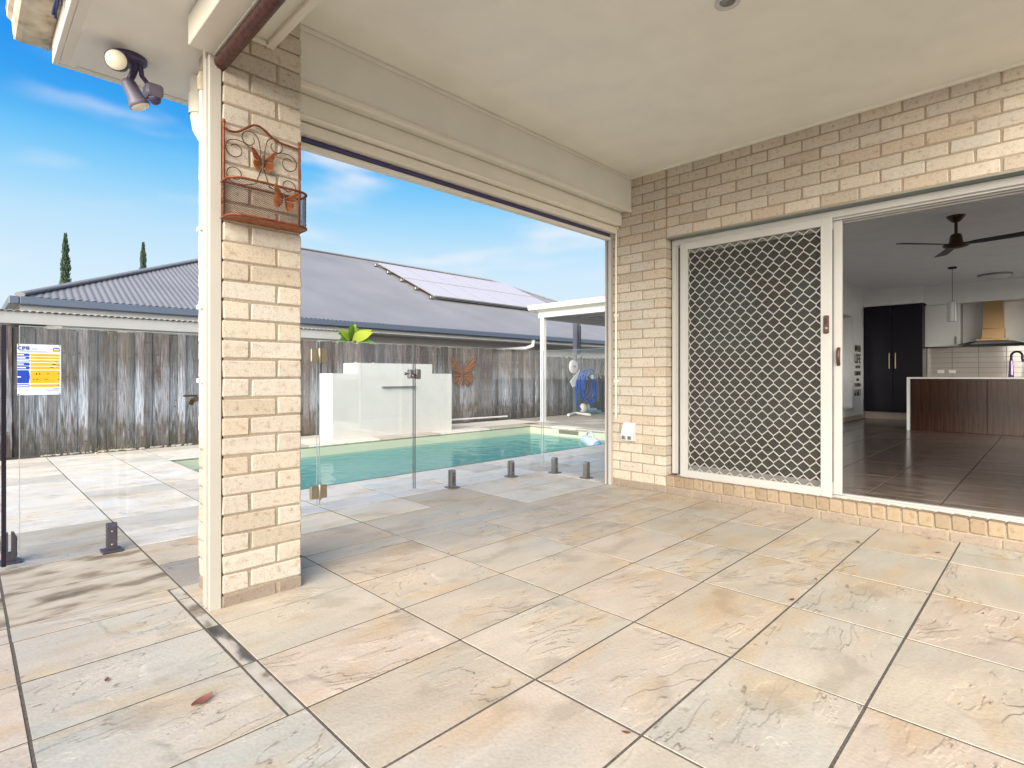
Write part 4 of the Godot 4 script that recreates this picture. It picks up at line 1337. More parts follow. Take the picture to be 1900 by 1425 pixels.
func eave_things() -> void:
	# wall planter
	var w := thing("wall_planter", "rust coloured wire wall planter with scrolls and two butterflies on the pillar", "wall planter")
	var zb := -2.562
	var st := begin()
	tube(st, [Vector3(0.803, 2.118, zb), Vector3(0.803, 1.70, zb)], 0.006, 8)
	tube(st, [Vector3(1.138, 2.118, zb), Vector3(1.138, 1.70, zb)], 0.006, 8)
	for x in [0.803, 1.138]:
		lathe(st, [Vector2(0, 0.012), Vector2(0.008, 0.008), Vector2(0.009, 0.0), Vector2(0.006, -0.006)], Vector3(x, 2.118, zb), 10)
	var top := []
	for k in 25:
		var t := k / 24.0
		top.append(Vector3(lerpf(0.803, 1.138, t), 2.092 - 0.012 * sin(t * PI * 4.0) * (1.0 - t) + 0.048 * exp(-pow((t - 0.45) / 0.2, 2.0)), zb))
	tube(st, top, 0.005, 8)
	part("frame", done(st), M.rust, w)
	st = begin()
	var cx := 0.968
	for s in [-1.0, 1.0]:
		spiral(st, Vector2(cx + s * 0.058, 2.072), 0.042, PI if s > 0 else 0.0, -s * 1.1, [Vector2(cx + s * 0.012, 1.985), Vector2(cx + s * 0.008, 2.03)], zb)
		spiral(st, Vector2(cx + s * 0.118, 2.01), 0.044, PI * 0.5, -s * 1.15, [Vector2(cx + s * 0.008, 1.97), Vector2(cx + s * 0.04, 2.03), Vector2(cx + s * 0.085, 2.052)], zb)
		spiral(st, Vector2(cx + s * 0.118, 1.90), 0.040, PI * 1.5, s * 1.15, [Vector2(cx + s * 0.005, 1.955), Vector2(cx + s * 0.03, 1.88), Vector2(cx + s * 0.08, 1.862)], zb)
	part("scrolls", done(st), M.rust_dark, w)
	# basket: an outline round three sides, rim, floor and wire
	var path := []
	var seg := 8
	var bx0 := 0.797
	var bx1 := 1.143
	var zf := -2.452
	path.append(Vector2(bx0, zb - 0.008))
	for k in seg + 1:
		var a := PI - PI * 0.5 * k / seg
		path.append(Vector2(bx0 + 0.07 + 0.07 * cos(a), zf - 0.055 + 0.055 * sin(a)))
	for k in seg + 1:
		var a := PI * 0.5 - PI * 0.5 * k / seg
		path.append(Vector2(bx1 - 0.07 + 0.07 * cos(a), zf - 0.055 + 0.055 * sin(a)))
	path.append(Vector2(bx1, zb - 0.008))
	st = begin()
	var rims := [1.856, 1.698]
	for y in rims:
		var r3 := []
		for q in path:
			r3.append(Vector3(q.x, y, q.y))
		tube(st, r3, 0.0055, 8)
	tube(st, [Vector3(bx0, 1.856, zb), Vector3(bx1, 1.856, zb)], 0.004, 6)
	part("basket_rim", done(st), M.rust, w)
	st = begin()
	var ol := PackedVector2Array()
	for q in path:
		ol.append(q)
	slabout(st, ol, Vector3(0, 1.694, 0), Vector3.RIGHT, Vector3(0, 0, 1), -0.004)
	part("tray", done(st), M.rust_orange, w)
	st = begin()
	var lens := [0.0]
	for k in range(1, path.size()):
		lens.append(lens[k - 1] + path[k].distance_to(path[k - 1]))
	var total: float = lens[-1]
	var hh := 0.155
	for fam in [-1.0, 1.0]:
		var s0 := -hh * 1.25
		while s0 < total + hh * 1.25:
			var pts := []
			for k in 9:
				var t := k / 8.0
				var s: float = s0 + fam * (t - 0.5) * hh * 1.5
				if s < 0.0 or s > total:
					continue
				for q in range(1, path.size()):
					if s <= lens[q]:
						var f: float = (s - lens[q - 1]) / (lens[q] - lens[q - 1])
						var p: Vector2 = path[q - 1].lerp(path[q], f)
						pts.append(Vector3(p.x, 1.70 + t * hh, p.y))
						break
			if pts.size() > 1:
				tube(st, pts, 0.0009, 3)
			s0 += 0.0125
	part("wire_mesh", done(st), M.rust_dark, w)
	st = begin()
	butterfly(st, Vector3(cx - 0.002, 1.985, zb + 0.008), Vector3.RIGHT, Vector3.UP, 0.104, 0.5)
	part("butterfly", done(st), M.rust_orange, w)
	st = begin()
	butterfly(st, Vector3(1.018, 1.80, zf + 0.006), Vector3(0.98, -0.2, 0).normalized(), Vector3(0.2, 0.98, 0).normalized(), 0.106, 0.3)
	part("butterfly", done(st), M.rust_orange, w)
	st = begin()
	wing_holes(st, Vector3(cx - 0.002, 1.985, zb + 0.008), Vector3.RIGHT, Vector3.UP, 0.104, 0.5)
	wing_holes(st, Vector3(1.018, 1.80, zf + 0.006), Vector3(0.98, -0.2, 0).normalized(), Vector3(0.2, 0.98, 0).normalized(), 0.106, 0.3)
	tube(st, [Vector3(cx - 0.002, 2.012, zb + 0.014), Vector3(cx - 0.002, 1.955, zb + 0.014)], 0.004, 6)
	tube(st, [Vector3(1.012, 1.828, zf + 0.012), Vector3(1.024, 1.77, zf + 0.012)], 0.004, 6)
	part("wing_veins", done(st), M.rust_dark, w)
	# security light with two lamps and a sensor
	var at := Vector3(0.565, 2.53, -3.13)
	var L := thing("security_light", "purple black twin security light with ivory lamps under the eave", "security light", at)
	part("base_plate", lathem([Vector2(0, -0.028), Vector2(0.062, -0.027), Vector2(0.072, -0.018), Vector2(0.072, -0.001), Vector2(0, -0.0005)], Vector3.ZERO, 24), M.lamp_body, L)
	var toward := Basis.looking_at(Vector3(-0.30, -0.25, 1.0).normalized())
	var lampprof := [Vector2(0, -0.05), Vector2(0.026, -0.048), Vector2(0.031, -0.03), Vector2(0.036, 0.04), Vector2(0.045, 0.06), Vector2(0.046, 0.075), Vector2(0.043, 0.078)]
	var face := [Vector2(0.044, 0.074), Vector2(0.038, 0.083), Vector2(0.022, 0.090), Vector2(0.0, 0.093)]
	var spec := [[Vector3(-0.045, -0.062, 0.035), Vector3(-0.35, -0.30, 1.0)], [Vector3(0.02, -0.13, -0.05), Vector3(0.42, -0.9, 0.05)]]
	for q in spec:
		var yb: Vector3 = q[1].normalized()
		var xb := yb.cross(Vector3.RIGHT).normalized()
		var bb := Basis(xb, yb, xb.cross(yb))
		var hd := part("lamp_head", lathem(lampprof, q[0], 20, bb), M.lamp_body if q == spec[0] else M.lamp_grey, L)
		part("lamp_face", lathem(face, q[0], 20, bb), M.lamp_ivory, hd)
	st = begin()
	tube(st, [Vector3(-0.02, -0.02, 0.0), Vector3(-0.035, -0.05, 0.015), Vector3(-0.045, -0.06, 0.03)], 0.012, 8)
	tube(st, [Vector3(0.03, -0.02, -0.01), Vector3(0.02, -0.06, -0.03), Vector3(0.01, -0.09, -0.045), Vector3(0.02, -0.13, -0.05)], 0.016, 8)
	tube(st, [Vector3(0.045, -0.02, 0.0), Vector3(0.05, -0.07, 0.0), Vector3(0.07, -0.10, 0.01)], 0.011, 8)
	part("arms", done(st), M.lamp_body, L)
	var se := part("sensor", cboxm(Vector3(0.072, 0.06, 0.08), 0.010, Vector3(0.095, -0.135, 0.012)), M.lamp_grey, L)
	part("sensor_eye", lathem([Vector2(0.028, 0.0), Vector2(0.026, -0.016), Vector2(0.014, -0.028), Vector2(0, -0.031)], Vector3(0.10, -0.164, 0.015), 14), M.lamp_body, se)
	# knotted cord on the fascia
	var k := thing("cord_knot", "dark blue cord knotted round a hook on the fascia by the gutter", "cord")
	st = begin()
	tube(st, [Vector3(0.306, 2.645, -2.97), Vector3(0.292, 2.642, -2.965), Vector3(0.286, 2.625, -2.97), Vector3(0.290, 2.60, -2.99), Vector3(0.284, 2.565, -3.02), Vector3(0.286, 2.545, -3.04)], 0.0055, 6)
	tube(st, [Vector3(0.288, 2.63, -2.97), Vector3(0.284, 2.60, -3.0), Vector3(0.277, 2.57, -3.015), Vector3(0.275, 2.55, -3.03)], 0.005, 6)
	tube(st, [Vector3(0.290, 2.637, -2.965), Vector3(0.297, 2.605, -2.975), Vector3(0.302, 2.585, -2.995)], 0.003, 5)
	lathe(st, [Vector2(0, 0.012), Vector2(0.01, 0.008), Vector2(0.011, -0.006), Vector2(0, -0.012)], Vector3(0.289, 2.632, -2.968), 10)
	part("cord", done(st), mat(0.02, 0.03, 0.10, 0.8), k)
	part("hook", cspanm(Vector3(0.300, 2.60, -2.968), Vector3(0.3115, 2.655, -2.956), 0.003), M.steel, k)
	# power point on the house wall
	var o := thing("power_point", "white weatherproof double power point low on the brick wall", "power point")
	st = begin()
	slabout(st, PackedVector2Array([Vector2(0, 0.42), Vector2(-0.042, 0.425), Vector2(-0.058, 0.475), Vector2(-0.012, 0.585), Vector2(0, 0.585)]), Vector3(4.2935, 0, -2.69), Vector3.RIGHT, Vector3.UP, -0.125)
	part("cover", done(st), M.white, o)
	for z in [-2.785, -2.725]:
		part("switch", cspanm(Vector3(4.2345, 0.437, z - 0.018), Vector3(4.246, 0.470, z + 0.018), 0.003), M.steel, o)
	# small tap on the far side of the pillar
	var tp := thing("garden_tap", "small bronze tap poking out behind the brick pillar", "tap")
	st = begin()
	tube(st, [Vector3(0.815, 0.90, -2.925), Vector3(0.81, 0.90, -2.97), Vector3(0.80, 0.895, -3.0), Vector3(0.795, 0.875, -3.01)], 0.012, 8)
	part("spout", done(st), M.bronze, tp)
	part("handle", cspanm(Vector3(0.752, 0.912, -2.985), Vector3(0.815, 0.922, -2.965), 0.004), M.bronze, tp)

# ----------------------------------------------------------------- glass pool fence
func pane(called: String, label: String, a: Vector3, b: Vector3, group: String, dark_far := false, dark_near := false) -> Node3D:
	var t := thing(called, label, "glass fence" if called == "glass_fence" else "gate", Vector3.ZERO, 0.0, group)
	var along := (b - a)
	along.y = 0
	var len_ := along.length()
	var dir := along.normalized()
	var y0 := 0.055
	var y1 := 1.278
	var turn := Vector3(0, atan2(-dir.z, dir.x), 0)
	part("pane", boxm(Vector3(0.004, y0 + 0.004, -0.006), Vector3(len_ - 0.004, y1 - 0.004, 0.006)), M.glass, t, Vector3(a.x, 0, a.z), turn)
	part("edge", boxm(Vector3(0.0, y0, -0.006), Vector3(0.0035, y1, 0.006)), M.glass_edge_dark if dark_near else M.glass_edge, t, Vector3(a.x, 0, a.z), turn)
	part("edge", boxm(Vector3(len_ - 0.0035, y0, -0.006), Vector3(len_, y1, 0.006)), M.glass_edge_dark if dark_far else M.glass_edge, t, Vector3(a.x, 0, a.z), turn)
	part("edge", boxm(Vector3(0.004, y1 - 0.0035, -0.006), Vector3(len_ - 0.004, y1, 0.006)), M.glass_edge, t, Vector3(a.x, 0, a.z), turn)
	return t

func spigot(label: String, at: Vector3, turn: float, dark := false) -> void:
	var s := thing("glass_spigot", label, "spigot", at, turn, "spigots holding the glass pool fence")
	var m: Material = M.steel_dark if dark else M.steel
	part("base_plate", cboxm(Vector3(0.10, 0.012, 0.10), 0.003, Vector3(0, 0.007, 0)), m, s)
	for q in [-1.0, 1.0]:
		var st := begin()
		slabout(st, PackedVector2Array([Vector2(0.0065, 0.012), Vector2(0.026, 0.012), Vector2(0.026, 0.145), Vector2(0.020, 0.162), Vector2(0.0065, 0.165)]), Vector3(-0.024, 0, 0), Vector3(0, 0, q), Vector3.UP, -0.048 * q)
		part("jaw", done(st), m, s)
	part("face_plate", cboxm(Vector3(0.034, 0.11, 0.004), 0.0015, Vector3(0, 0.085, 0.028)), M.steel_dark, s)
	for y in [0.045, 0.12]:
		part("screw", lathem([Vector2(0, 0.003), Vector2(0.006, 0.0025), Vector2(0.007, 0.0)], Vector3(0, y, 0.030), 8, Basis(Vector3.RIGHT, PI / 2)), M.steel, s)
	part("core", boxm(Vector3(-0.022, 0.012, -0.0062), Vector3(0.022, 0.056, 0.0062)), M.steel_dark, s)

func pool_fence() -> void:
	var z := -3.87
	var g := "frameless glass panels of the pool fence"
	pane("glass_fence", "glass panel with the chart on it, left of the brick pillar", Vector3(0.215, 0, z), Vector3(1.853, 0, z), g)
	pane("glass_fence", "clear glass panel between the gate latch and the corner spigots", Vector3(2.722, 0, z), Vector3(4.338, 0, z), g, false, true)
	pane("glass_fence", "short glass return panel running from the fence corner to the house", Vector3(4.352, 0, z + 0.012), Vector3(4.352, 0, -3.03), g)
	# the return at the far left is seen along its edge
	var rt := thing("glass_fence", "glass panel seen edge on as a black line at the left border", "glass fence", Vector3.ZERO, 0.0, g)
	part("pane", boxm(Vector3(0.150, 0.06, -4.19), Vector3(0.162, 1.27, -3.90)), M.glass, rt)
	part("edge", boxm(Vector3(0.147, 0.02, -3.899), Vector3(0.166, 1.278, -3.875)), M.glass_edge_black, rt)
	var gate := pane("glass_gate", "frameless glass gate with hinges at the pillar side and a latch", Vector3(1.868, 0, z), Vector3(2.706, 0, z), "", true, false)
	for y in [0.155, 1.165]:
		for q in [-1.0, 1.0]:
			var st := begin()
			cspan(st, Vector3(1.861 + q * 0.006 if q > 0 else 1.80, y - 0.048, z - 0.016), Vector3(1.925 if q > 0 else 1.855, y + 0.048, z + 0.016), 0.004)
			part("hinge", done(st), M.brass, gate)
		st_hinge(gate, y, z)
	part("latch", cspanm(Vector3(2.655, 0.99, z - 0.022), Vector3(2.702, 1.065, z + 0.024), 0.006), M.steel, gate)
	part("latch", cspanm(Vector3(2.726, 0.985, z - 0.018), Vector3(2.775, 1.068, z + 0.018), 0.006), M.steel, gate)
	part("latch_knob", lathem([Vector2(0, 0.03), Vector2(0.012, 0.026), Vector2(0.013, 0.018), Vector2(0.006, 0.01), Vector2(0.006, -0.005)], Vector3(2.65, 1.03, z), 12, Basis(Vector3.BACK, PI / 2)), M.steel_dark, gate)
	part("latch_cap", lathem([Vector2(0, 0.02), Vector2(0.018, 0.017), Vector2(0.021, 0.0)], Vector3(2.69, 1.012, z + 0.024), 14, Basis(Vector3.RIGHT, PI / 2)), M.steel_dark, gate)
	spigot("dark spigot standing alone left of the brick pillar", Vector3(0.613, 0, z), 0, true)
	spigot("dark spigot at the left border beside the black glass edge", Vector3(0.185, 0, -4.02), PI / 2, true)
	spigot("steel spigot nearest the glass gate latch", Vector3(3.125, 0, z), 0)
	spigot("steel spigot second from the glass gate latch", Vector3(3.88, 0, z), 0)
	spigot("steel spigot just past the fence corner, under the pool end", Vector3(4.352, 0, -3.70), PI / 2)
	spigot("steel spigot nearest the brick wall of the house", Vector3(4.352, 0, -3.29), PI / 2)
	# resuscitation chart fixed to the glass
	var ch := thing("safety_sign", "blue, yellow and white CPR chart fixed to the glass panel", "sign")
	var st := begin()
	bx(st, Vector3(0.207, 0.911, z + 0.0068), Vector3(0.386, 1.181, z + 0.0092))
	part("board", done(st), M.white, ch)
	st = begin()
	var q := [Vector3(0.2075, 1.1805, z + 0.0105), Vector3(0.3855, 1.1805, z + 0.0105), Vector3(0.3855, 0.9115, z + 0.0105), Vector3(0.2075, 0.9115, z + 0.0105)]
	poly(st, q, Vector3(0, 0, 1), Vector2(-0.2075 / 0.178, 1.1805 / 0.269), Vector3(1.0 / 0.178, 0, 0), Vector3(0, -1.0 / 0.269, 0))
	var cm := StandardMaterial3D.new()
	cm.albedo_texture = chart_texture()
	cm.roughness = 0.45
	cm.texture_repeat = false
	part("print", done(st), cm, ch)
	letters("letters", "CPR", M.cpr_ink, ch, Vector3(0.233, 1.160, z + 0.0117), 0.048, 0.019, Vector3.ZERO, true)
	for p in [[0.212, 1.176], [0.380, 1.176], [0.212, 0.916], [0.380, 0.916]]:
		part("fixing", lathem([Vector2(0, 0.002), Vector2(0.003, 0.0015), Vector2(0.0035, 0)], Vector3(p[0], p[1], z + 0.0106), 8, Basis(Vector3.RIGHT, PI / 2)), M.steel_dark, ch)

func st_hinge(gate: Node3D, y: float, z: float) -> void:
	part("hinge_barrel", lathem([Vector2(0, 0.062), Vector2(0.006, 0.058), Vector2(0.013, 0.045), Vector2(0.013, -0.045), Vector2(0.006, -0.06), Vector2(0, -0.066)], Vector3(1.868, y, z + 0.016), 12), M.brass, gate)

# ----------------------------------------------------------------- rendered wall behind the pool
func feature_wall() -> void:
	var t := thing("rendered_wall", "stepped white rendered water feature wall behind the pool", "wall")
	var st := begin()
	var ol := PackedVector2Array([Vector2(4.08, 0.003), Vector2(6.452, 0.003), Vector2(6.452, 1.043), Vector2(6.45, 1.048), Vector2(6.008, 1.048), Vector2(6.003, 1.053), Vector2(6.003, 1.215), Vector2(5.998, 1.220), Vector2(4.512, 1.220), Vector2(4.507, 1.215), Vector2(4.507, 1.053), Vector2(4.502, 1.048), Vector2(4.085, 1.048), Vector2(4.08, 1.043)])
	slabout(st, ol, Vector3(0, 0, -8.0), Vector3.RIGHT, Vector3.UP, -0.45)
	part("wall", done(st), M.render, t)
	part("water_spout", cspanm(Vector3(4.95, 0.812, -8.0), Vector3(5.62, 0.834, -7.955), 0.003), M.track_grey, t)
	for x in [4.53, 4.86]:
		part("cap", lathem([Vector2(0.0, 0.02), Vector2(0.014, 0.018), Vector2(0.016, 0.0)], Vector3(x, 1.22, -8.10), 10), M.steel, t)

# ----------------------------------------------------------------- paling fence
func back_fence() -> void:
	var f := thing("paling_fence", "weathered grey timber paling fence along the back of the pool", "fence")
	var meshes := []
	for k in 16:
		var st := begin()
		# texture: one sixteenth of the width per board, v from the top of the board down
		cbox(st, Vector3(0.112, 1.66, 0.018), 0.003, 0.002, Vector3(0, 0.83, 0), Vector2((k + 0.5) / 16.0, 0.995), Vector3(0.50, 0, 0.1), Vector3(0, -0.595, 0))
		meshes.append(done(st))
	var x := -0.75
	var n := 0
	while x < 15.8:
		var top := 1.63 if x < 10.2 else 1.51
		var w := rng.randf_range(0.092, 0.100) if n % 2 else 0.122
		var o := part("paling", meshes[rng.randi() % 16], M["paling%d" % (rng.randi() % 4)], f, Vector3(x, -0.02, -9.05 + (0.0085 if n % 2 else -0.0085) + rng.randf_range(-0.003, 0.003)), Vector3(rng.randf_range(-0.003, 0.003), 0, rng.randf_range(-0.004, 0.004)))
		o.scale = Vector3(w / 0.112, (top + rng.randf_range(-0.02, 0.018)) / 1.66, 1)
		x += 0.104
		n += 1
	var st := begin()
	bx(st, Vector3(-0.8, -0.04, -9.032), Vector3(15.8, 0.018, -9.018))
	part("plinth", done(st), M.timber_dark, f)
	for y in [0.35, 1.2]:
		part("rail", boxm(Vector3(-0.8, y, -9.12), Vector3(15.8, y + 0.075, -9.075)), M.paling1, f)
	# stones and dry grass blown against the foot of the fence
	st = begin()
	for k in 70:
		var c := Vector3(rng.randf_range(0.7, 2.4), 0.012, -9.0 + absf(rng.randfn(0.0, 0.05)))
		cbox(st, Vector3(rng.randf_range(0.015, 0.05), 0.018, rng.randf_range(0.015, 0.04)), 0.005, 0.004, c)
	var lt := part("leaf_litter", done(st), mat(0.42, 0.37, 0.30, 0.9), self)
	tag(lt, "pale stones and litter along the foot of the timber fence", "litter")
	lt.set_meta("kind", "stuff")
	st = begin()
	for k in 60:
		var c := Vector3(1.35 + rng.randfn(0.0, 0.25), 0.0, -8.99)
		var tip := Vector3(rng.randf_range(-0.08, 0.08), rng.randf_range(0.03, 0.13), rng.randf_range(0.0, 0.08))
		poly(st, [c, c + Vector3(0.006, 0, 0), c + tip], Vector3(0, 0, 1))
	var dg := part("dry_grass", done(st), mat(0.36, 0.28, 0.16, 0.9), self)
	tag(dg, "tufts of dry grass at the foot of the timber fence", "grass")
	dg.set_meta("kind", "stuff")
	# rusty butterfly hung on the palings
	var b := thing("butterfly_ornament", "large rusty metal butterfly hung on the timber fence", "wall ornament")
	st = begin()
	butterfly(st, Vector3(7.56, 1.07, -9.02), Vector3.RIGHT, Vector3.UP, 0.66, 0.5)
	part("wings", done(st), M.rust_deep, b)
	st = begin()
	wing_holes(st, Vector3(7.56, 1.07, -9.02), Vector3.RIGHT, Vector3.UP, 0.66, 0.5, 0.017)
	part("wing_veins", done(st), M.rust_orange, b)
	st = begin()
	tube(st, [Vector3(7.56, 1.22, -8.995), Vector3(7.56, 1.0, -8.99), Vector3(7.56, 0.80, -8.995)], 0.022, 8)
	tube(st, [Vector3(7.56, 1.21, -8.99), Vector3(7.51, 1.30, -8.98), Vector3(7.46, 1.35, -8.98)], 0.006, 6)
	tube(st, [Vector3(7.56, 1.21, -8.99), Vector3(7.61, 1.30, -8.98), Vector3(7.66, 1.35, -8.98)], 0.006, 6)
	part("body", done(st), M.rust_dark, b)
	# a white edging strip lying along the foot of the fence
	var e := thing("edging_pipe", "thin pale pipe along the foot of the fence right of the white wall", "pipe")
	part("pipe", tubem([Vector3(6.6, 0.10, -8.93), Vector3(8.8, 0.085, -8.90)], 0.018, 8), M.white, e)
	# black tubular gate at the far right
	var g := thing("metal_gate", "black metal gate against the fence at the far right of the pool", "gate")
	st = begin()
	tube(st, [Vector3(12.55, 0.0, -8.90), Vector3(12.55, 1.02, -8.90)], 0.025, 8)
	tube(st, [Vector3(13.5, 0.0, -8.90), Vector3(13.5, 1.02, -8.90)], 0.025, 8)
	tube(st, [Vector3(12.57, 1.0, -8.90), Vector3(13.48, 1.0, -8.90)], 0.02, 8)
	tube(st, [Vector3(12.57, 0.1, -8.90), Vector3(13.48, 0.1, -8.90)], 0.02, 8)
	part("frame", done(st), M.black_metal, g)
	for k in 8:
		part("bar", tubem([Vector3(12.67 + 0.1 * k, 0.1, -8.90), Vector3(12.67 + 0.1 * k, 1.0, -8.90)], 0.009, 6), M.black_metal, g)

# ----------------------------------------------------------------- next door
func neighbour() -> void:
	var h := thing("neighbour_house", "neighbouring house with a long grey corrugated hip roof and solar panels", "house")
	var y0 := 2.20
	var x0 := 0.62
	var x1 := 22.6
	var z0 := -11.0
	var R := 6.42
	var rise := 0.4545
	var st := begin()
	# front slope: corrugations run up the slope, clipped by the hips
	var pitch := 0.095
	var n := int((x1 - x0) / pitch)
	var nrm := Vector3(0, 1, rise).normalized()
	st.set_smooth_group(0)
	for i in n:
		for half in 4:
			var u0 := x0 + (i + half / 4.0) * pitch
			var u1 := u0 + pitch / 4.0
			var l0 := minf(minf(u0 - x0, x1 - u0), R)
			var l1 := minf(minf(u1 - x0, x1 - u1), R)
			if l0 <= 0.0 or l1 <= 0.0:
				continue
			var a0: float = 0.016 * [0.0, 0.75, 1.0, 0.75][half]
			var a1: float = 0.016 * [0.75, 1.0, 0.75, 0.0][half]
			var p := [Vector3(u0, y0, z0) + nrm * a0, Vector3(u1, y0, z0) + nrm * a1, Vector3(u1, y0 + l1 * rise, z0 - l1) + nrm * a1, Vector3(u0, y0 + l0 * rise, z0 - l0) + nrm * a0]
			poly(st, p, nrm)
	st.set_smooth_group(-1)
	# hip ends and the slope beyond
	var ra := Vector3(x0 + R, y0 + R * rise, z0 - R)
	var rb := Vector3(x1 - R, y0 + R * rise, z0 - R)
	var bl := Vector3(x0, y0, z0 - 2 * R)
	var br := Vector3(x1, y0, z0 - 2 * R)
	poly(st, [Vector3(x0, y0, z0), ra, bl], Vector3(-1, 1, 0))
	poly(st, [Vector3(x1, y0, z0), rb, br], Vector3(1, 1, 0))
	poly(st, [bl, br, rb, ra], Vector3(0, 1, -1))
	var roof := part("roof", done(st), M.roof, h)
	st = begin()
	tube(st, [Vector3(x0, y0 + 0.03, z0), ra + Vector3(0, 0.03, 0), rb + Vector3(0, 0.03, 0), Vector3(x1, y0 + 0.03, z0)], 0.085, 8, false, 0.45)
	part("ridge_capping", done(st), M.roof, roof)
	# solar panels, two rows
	var sv := Vector3(0, rise, -1).normalized()
	for row in 2:
		for k in 6:
			var o := Vector3(10.13 + 1.045 * k, y0 + 2.42 * rise, z0 - 2.42) + sv * (1.79 * row) + nrm * 0.12
			var s2 := begin()
			slabout(s2, PackedVector2Array([Vector2(0, 0), Vector2(1.02, 0), Vector2(1.02, 1.76), Vector2(0, 1.76)]), o, Vector3.RIGHT, sv, 0.035)
			var pn := part("solar_panel", done(s2), M.panel_frame, h)
			s2 = begin()
			slabout(s2, PackedVector2Array([Vector2(0.015, 0.015), Vector2(1.005, 0.015), Vector2(1.005, 1.745), Vector2(0.015, 1.745)]), o + nrm * 0.037, Vector3.RIGHT, sv, 0.004)
			part("cells", done(s2), M.panel, pn)
	st = begin()
	for k in 5:
		var c := Vector3(10.06, y0, z0) + (sv * (2.72 + 0.86 * k)) + nrm * 0.07
		cbox(st, Vector3(0.14, 0.09, 0.09), 0.01, 0.0, c)
		cbox(st, Vector3(6.3, 0.03, 0.03), 0.004, 0.0, c + Vector3(3.2, 0.0, 0))
	part("panel_rails", done(st), M.steel, h)
	# gutter, fascia, soffit, walls
	st = begin()
	cspan(st, Vector3(x0 - 0.009, y0 - 0.129, z0 + 0.02), Vector3(x1 + 0.12, y0 - 0.01, z0 + 0.14), 0.012)
	cspan(st, Vector3(x0 - 0.13, y0 - 0.13, z0 - 2 * R), Vector3(x0 - 0.01, y0 - 0.01, z0 + 0.14), 0.012)
	part("gutter", done(st), M.slate, h)
	part("fascia", boxm(Vector3(x0, y0 - 0.20, z0 - 0.02), Vector3(x1, y0 - 0.01, z0 + 0.018)), M.lean, h)
	part("soffit", boxm(Vector3(x0, y0 - 0.215, z0 - 0.62), Vector3(x1, y0 - 0.201, z0 + 0.018)), M.white, h)
	part("wall", boxm(Vector3(x0 + 0.55, -0.5, z0 - 2 * R + 0.6), Vector3(x1 - 0.55, y0 - 0.216, z0 - 0.60)), mat(0.42, 0.40, 0.39, 0.85), h)
	st = begin()
	tube(st, [Vector3(11.9, y0 - 0.13, z0 + 0.06), Vector3(11.9, y0 - 0.30, z0 + 0.04), Vector3(11.75, y0 - 0.38, z0 - 0.1), Vector3(11.0, y0 - 0.42, z0 - 0.5), Vector3(10.95, 0.0, z0 - 0.55)], 0.06, 10)
	part("downpipe", done(st), M.white, h)
	# low lean-to just behind the fence
	var l := thing("lean_to", "low pale timber beam and corrugated lean-to roof just behind the fence", "lean-to")
	part("front_beam", cspanm(Vector3(-1.6, 1.685, -9.54), Vector3(5.05, 1.842, -9.50), 0.004), M.lean, l)
	st = begin()
	for i in int(6.8 / 0.076):
		for half in 4:
			var u0 := -1.65 + (i + half / 4.0) * 0.076
			var u1 := u0 + 0.019
			var a0: float = 0.018 * [0.0, 0.75, 1.0, 0.75][half]
			var a1: float = 0.018 * [0.75, 1.0, 0.75, 0.0][half]
			bx_quadpair(st, u0, u1, 1.846 + a0, 1.846 + a1)
	part("corrugated_sheet", done(st), M.lean, l)
	for xx in [-1.2, 1.6, 4.6]:
		part("post", boxm(Vector3(xx, 0.0, -9.64), Vector3(xx + 0.09, 1.684, -9.545)), M.lean, l)
	part("rafter", boxm(Vector3(-1.6, 1.62, -10.6), Vector3(5.05, 1.70, -10.5)), M.lean, l)
	# cypresses far behind
	for c in [["slim tall cypress, the left and taller of two behind the roof", Vector3(2.62, 0, -25), 6.02, 0.34], ["slim tall cypress peeping over the roof beside the pillar", Vector3(4.96, 0, -25), 6.1, 0.32]]:
		cypress(c[0], c[1], c[2], c[3])
	# broad leaved plant peeping over the fence
	var p := thing("leafy_plant", "yellow green broad leaved plant peeping over the fence", "plant", Vector3(5.16, 0, -9.35))
	part("stem", tubem([Vector3(0, 0, 0), Vector3(0.01, 0.9, 0.0), Vector3(0, 1.65, 0)], 0.03, 8), M.bark, p)
	var dirs := [[-0.9, 0.2, 0.36], [-0.55, 0.5, 0.40], [-0.2, 0.95, 0.36], [0.15, 0.8, 0.38], [0.5, 0.55, 0.42], [0.9, 0.12, 0.40], [0.7, -0.1, 0.36], [-0.7, -0.1, 0.33], [0.3, 0.3, 0.4], [-0.35, 0.25, 0.36], [0.05, 0.5, 0.34], [-0.6, 0.75, 0.3], [0.75, 0.35, 0.34], [-0.15, 0.6, 0.42], [0.35, 0.9, 0.33], [-0.95, 0.0, 0.3]]
	for k in dirs.size():
		var d: Array = dirs[k]
		var zz := rng.randf_range(-0.35, 0.5)
		var outv := Vector3(d[0], d[1], zz).normalized()
		var wide := outv.cross(Vector3(0.2, 0.5, 1)).normalized()
		var s3 := begin()
		s3.set_smooth_group(0)
		var prev := []
		for q in 8:
			var t := q / 7.0
			var c: Vector3 = Vector3(0, 1.64, 0) + outv * d[2] * 1.2 * t + Vector3(0, -0.12 * t * t * d[2] / 0.4, 0)
			var ww: float = 0.09 * sin(PI * pow(t, 0.75)) + 0.003
			var cur := [c - wide * ww + Vector3(0, 0.012, 0), c, c + wide * ww + Vector3(0, 0.012, 0)]
			if prev:
				for e in 2:
					poly(s3, [prev[e], prev[e + 1], cur[e + 1], cur[e]], Vector3(0, 1, 0.6))
			prev = cur
		part("leaf", done(s3), M.leaf_yellow if k in [1, 2, 3, 4, 8, 10] else M.leaf, p)

